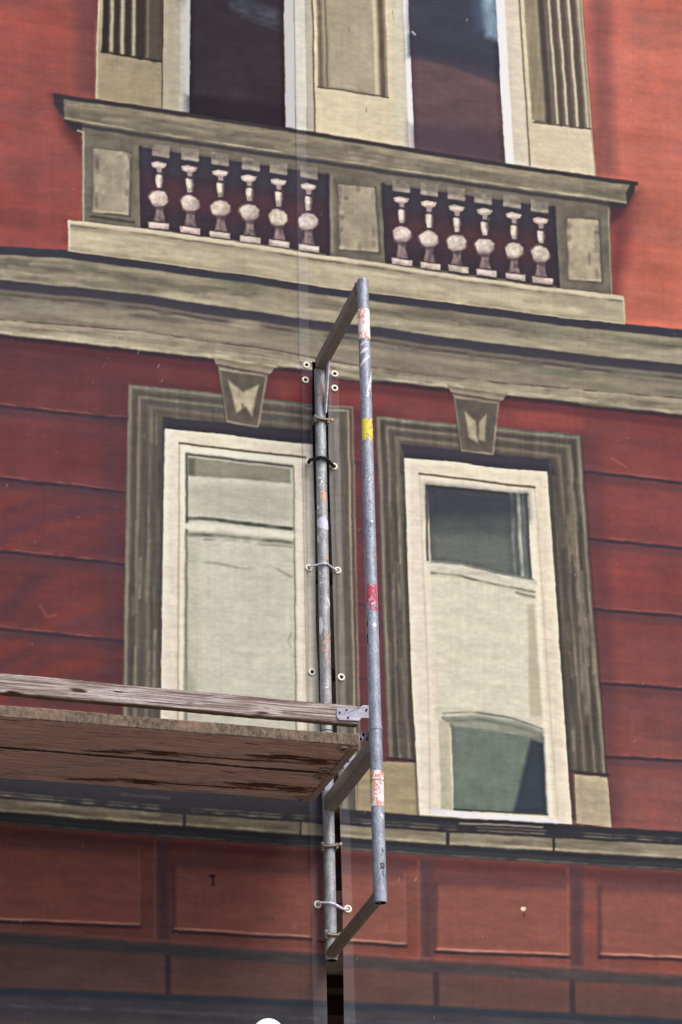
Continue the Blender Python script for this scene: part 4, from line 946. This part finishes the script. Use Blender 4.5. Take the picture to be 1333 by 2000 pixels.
def copy_tree(o, parent=None):
    c = o.copy(); COL.objects.link(c); c.parent = parent
    for ch in list(o.children): copy_tree(ch, c)
    return c
c0 = clamp(); first = True
for py, rot, lab in ((825, (0, 3, 4), 'steel tube clamp near the top of the inner tube, above the black strap'), (1656, (0, -4, -6), 'steel tube clamp on the inner tube just under the platform'), (1829, (0, -2, 10), 'steel tube clamp at the foot of the inner tube, beside the slanting bottom tube')):
    o = c0 if first else copy_tree(c0); first = False
    z = zi(py); o.location = (xi(z), YI, z); o.rotation_euler = [R(a) for a in rot]; tag(o, lab, 'clamp', 'clamps on the inner tube')

# ------------------------------------------------------------------ ties laced through the eyelets, over the tube
def tie(a, b, sag, r, mat, name, lab, sleeve=False, flat=1.):
    p, q = at(a[0], a[1], -.006), at(b[0], b[1], -.006); zt = (p.z+q.z)/2; k = MB(); pts = []
    front = YI-.0245-r*1.2
    cx0 = xi(zt); n = 26
    for i in range(n+1):
        s = i/n; x = p.x+(q.x-p.x)*s; z = p.z+(q.z-p.z)*s+sag*math.sin(math.pi*s)
        d = abs(x-cx0); rr = .0245+r*1.2
        y = -.008-(abs(front)-.008)*min(1., max(0., (.066-d)/.056))
        pts.append((x, y, z))
    pts = [(p.x+.002, .004, p.z)]+pts+[(q.x-.002, .004, q.z)]
    k.tube(pts, r, 14); o = k.build(name, mat, loc=p)
    if flat != 1.: pass
    if sleeve:
        k = MB(); k.tube([pts[7], pts[14], pts[21]], r*1.55, 14); k.build('sleeve', mat, o)
    return tag(o, lab, 'tie')
tie(EY['l'][2], EY['r'][2], -.002, .0078, M['cord_black'], 'rubber_strap', 'black rubber strap tying the banner slit across the inner tube')
tie(EY['l'][3], EY['r'][3], -.004, .0038, M['cord_white'], 'tie_cord', 'thin white arched cord across the inner tube midway up the printed windows')
tie(EY['l'][5], EY['r'][5], -.010, .0040, M['cord_white'], 'tie_cord', 'straight white cord in a thicker sleeve across the lower inner tube', True)

# ------------------------------------------------------------------ timber
def board(name, mats, parent, x0, x1, y0, y1, z0, z1, n=90, amp=.0014, front=0, under=1, topi=2, sagz=None, cuts=1):
    k = MB(); rs = random.Random(int((y0+z0)*1e3)); sec = []
    h = z1-z0; d = y1-y0; ch = min(.004, h*.12)
    prof = [(y0+ch, z0), (y0, z0+ch), (y0, z0+h*.35), (y0, z0+h*.7), (y0, z1-ch), (y0+ch, z1), (y1-ch, z1), (y1, z1-ch), (y1, z0+ch), (y1-ch, z0)]
    m = len(prof); ph = [rs.uniform(0, 9) for _ in range(m)]
    for i in range(n+1):
        x = x0+(x1-x0)*i/n; row = []
        for j, (y, z) in enumerate(prof):
            row.append((x, y+amp*(.5*math.sin(x*17+ph[j])+rs.uniform(-.6, .6)), z+amp*(.8*math.sin(x*11+ph[j])+rs.uniform(-.7, .7))+(sagz(x) if sagz else 0)))
        sec.append(row)
    vs = [v for r_ in sec for v in r_]
    for j in range(m):
        j2 = (j+1) % m; mi = under if j in (9, 8) and j == 9 else (front if j in (0, 1, 2, 3, 4, 7, 8) else topi)
        k.add([], [], 0)
        base = 0
        fs = [(i*m+j, (i+1)*m+j, (i+1)*m+j2, i*m+j2) for i in range(n)]
        if j == 0: k.add(vs, fs, mi)
        else: k.f += fs; k.mi += [mi]*len(fs); k.sm += [False]*len(fs)
    k.f += [tuple(range(m)), tuple(n*m+q for q in range(m))[::-1]]; k.mi += [front, front]; k.sm += [False, False]
    k.f = [f[::-1] for f in k.f]
    return k.build(name, mats, parent)
XL = -2.50
g = thing('guard_board', (-.12, YF, 4.88), 'weathered grey wooden board on edge just above the platform planks', 'board')
board('board', [M['board'], M['board_end'], M['board']], g, XL, -.100, -.762, -.724, 4.886, 4.962, 150, .0012, sagz=lambda x: -.004-.006*(x+.1))
k = MB(); zb_ = 4.922                                               # forked end plate riveted on, hooked to the tube
k.add([(-.186, -.7655, zb_+.020), (-.186, -.7655, zb_-.018), (-.176, -.7655, zb_-.030), (-.098, -.7655, zb_-.026), (-.086, -.764, zb_-.012), (-.050, -.762, zb_-.010), (-.050, -.762, zb_+.042), (-.078, -.763, zb_+.040), (-.102, -.765, zb_+.022), (-.140, -.7655, zb_+.024)], [tuple(range(10))])
o = k.build('end_plate', M['fitting'], g); sm_ = o.modifiers.new('thick', 'SOLIDIFY'); sm_.thickness = .003; sm_.offset = 0
def rivet(p, r, parent, mat, nrm='y'):
    k = MB(); q = Vector(p)+(Vector((0, -.004, 0)) if nrm == 'y' else Vector((0, 0, -.004)))
    k.tube([p, Vector(p).lerp(q, .6), q], [r, r, r*.5], 12); return k.build('rivet', mat, parent)
M['rust_rivet'] = plain('rusty_rivet', (86, 56, 58), .7, .2, 200)
for dx, dz in ((-.174, 0), (-.146, .014), (-.141, -.017), (-.066, .022)): rivet((dx, -.7665, zb_+dz), .0046, o, M['rust_rivet'])
# the two planks of the platform
def plank(y0, y1, lab, ears, fm='plank_edge'):
    g = thing('scaffold_plank', (-.1, y0, 4.80), lab, 'plank', 'planks of the platform')
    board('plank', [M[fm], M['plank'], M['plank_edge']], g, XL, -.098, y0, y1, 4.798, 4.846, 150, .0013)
    k = MB(); k.box((-.122, y0+.008, 4.7915), (-.0935, y1-.008, 4.7955)); k.box((-.0955, y0+.006, 4.7960), (-.0925, y1-.006, 4.846))
    for ye, s in ears: k.tube([(-.150, ye, 4.7955), (-.150, ye, 4.7905)], .024, 26); k.box((-.150, ye-.012, 4.7926), (-.110, ye+.012, 4.7954))
    fit = k.build('end_fitting', M['fitting_dark'], g, .0008)
    for ye, s in ears:
        rivet((-.150, ye, 4.7903), .0095, fit, M['rust_rivet'], 'z')
    for ye, s in ears:                                               # claws curling over the transom
        k = MB()
        pts = [(-.094, ye, 4.842), (-.080, ye, 4.850), (-.066, ye, 4.846), (-.058, ye, 4.852), (-.040, ye, 4.852), (-.020, ye, 4.849)]
        for a, b in zip(pts[:-1], pts[1:]): k.bar(a, b, .034, .004, 0, (0, 1, 0))
        k.build('claw', M['fitting'], g)
plank(-.752, -.439, 'front wooden scaffold plank with crusted yellowish edge, next to the street', [(-.722, 1), (-.474, 1)])
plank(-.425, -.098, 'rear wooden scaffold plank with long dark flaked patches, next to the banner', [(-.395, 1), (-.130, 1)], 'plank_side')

# ------------------------------------------------------------------ white globe peeping in at the bottom edge
gp = at(524, 2023, -1.); gl = thing('lamp_globe', gp, 'round white lamp globe just showing at the bottom edge below the left panels', 'lamp')
k = MB(); n = 32; m = 18; r = .058
vs = [(gp.x+r*math.sin(math.pi*i/m)*math.cos(2*math.pi*j/n), gp.y+r*math.sin(math.pi*i/m)*math.sin(2*math.pi*j/n), gp.z+r*math.cos(math.pi*i/m)) for i in range(m+1) for j in range(n)]
k.add(vs, [(i*n+j, i*n+(j+1) % n, (i+1)*n+(j+1) % n, (i+1)*n+j)[::-1] for i in range(m) for j in range(n)], 0, True); k.build('globe', M['globe'], gl)
k = MB(); k.tube([(gp.x, gp.y, gp.z-.050), (gp.x, gp.y, gp.z-.07), (gp.x, gp.y, gp.z-.10)], [.030, .030, .014], 20); k.tube([(gp.x, gp.y, gp.z-.10), (gp.x, gp.y, .0)], .012, 14); k.build('post', M['beam'], gl)
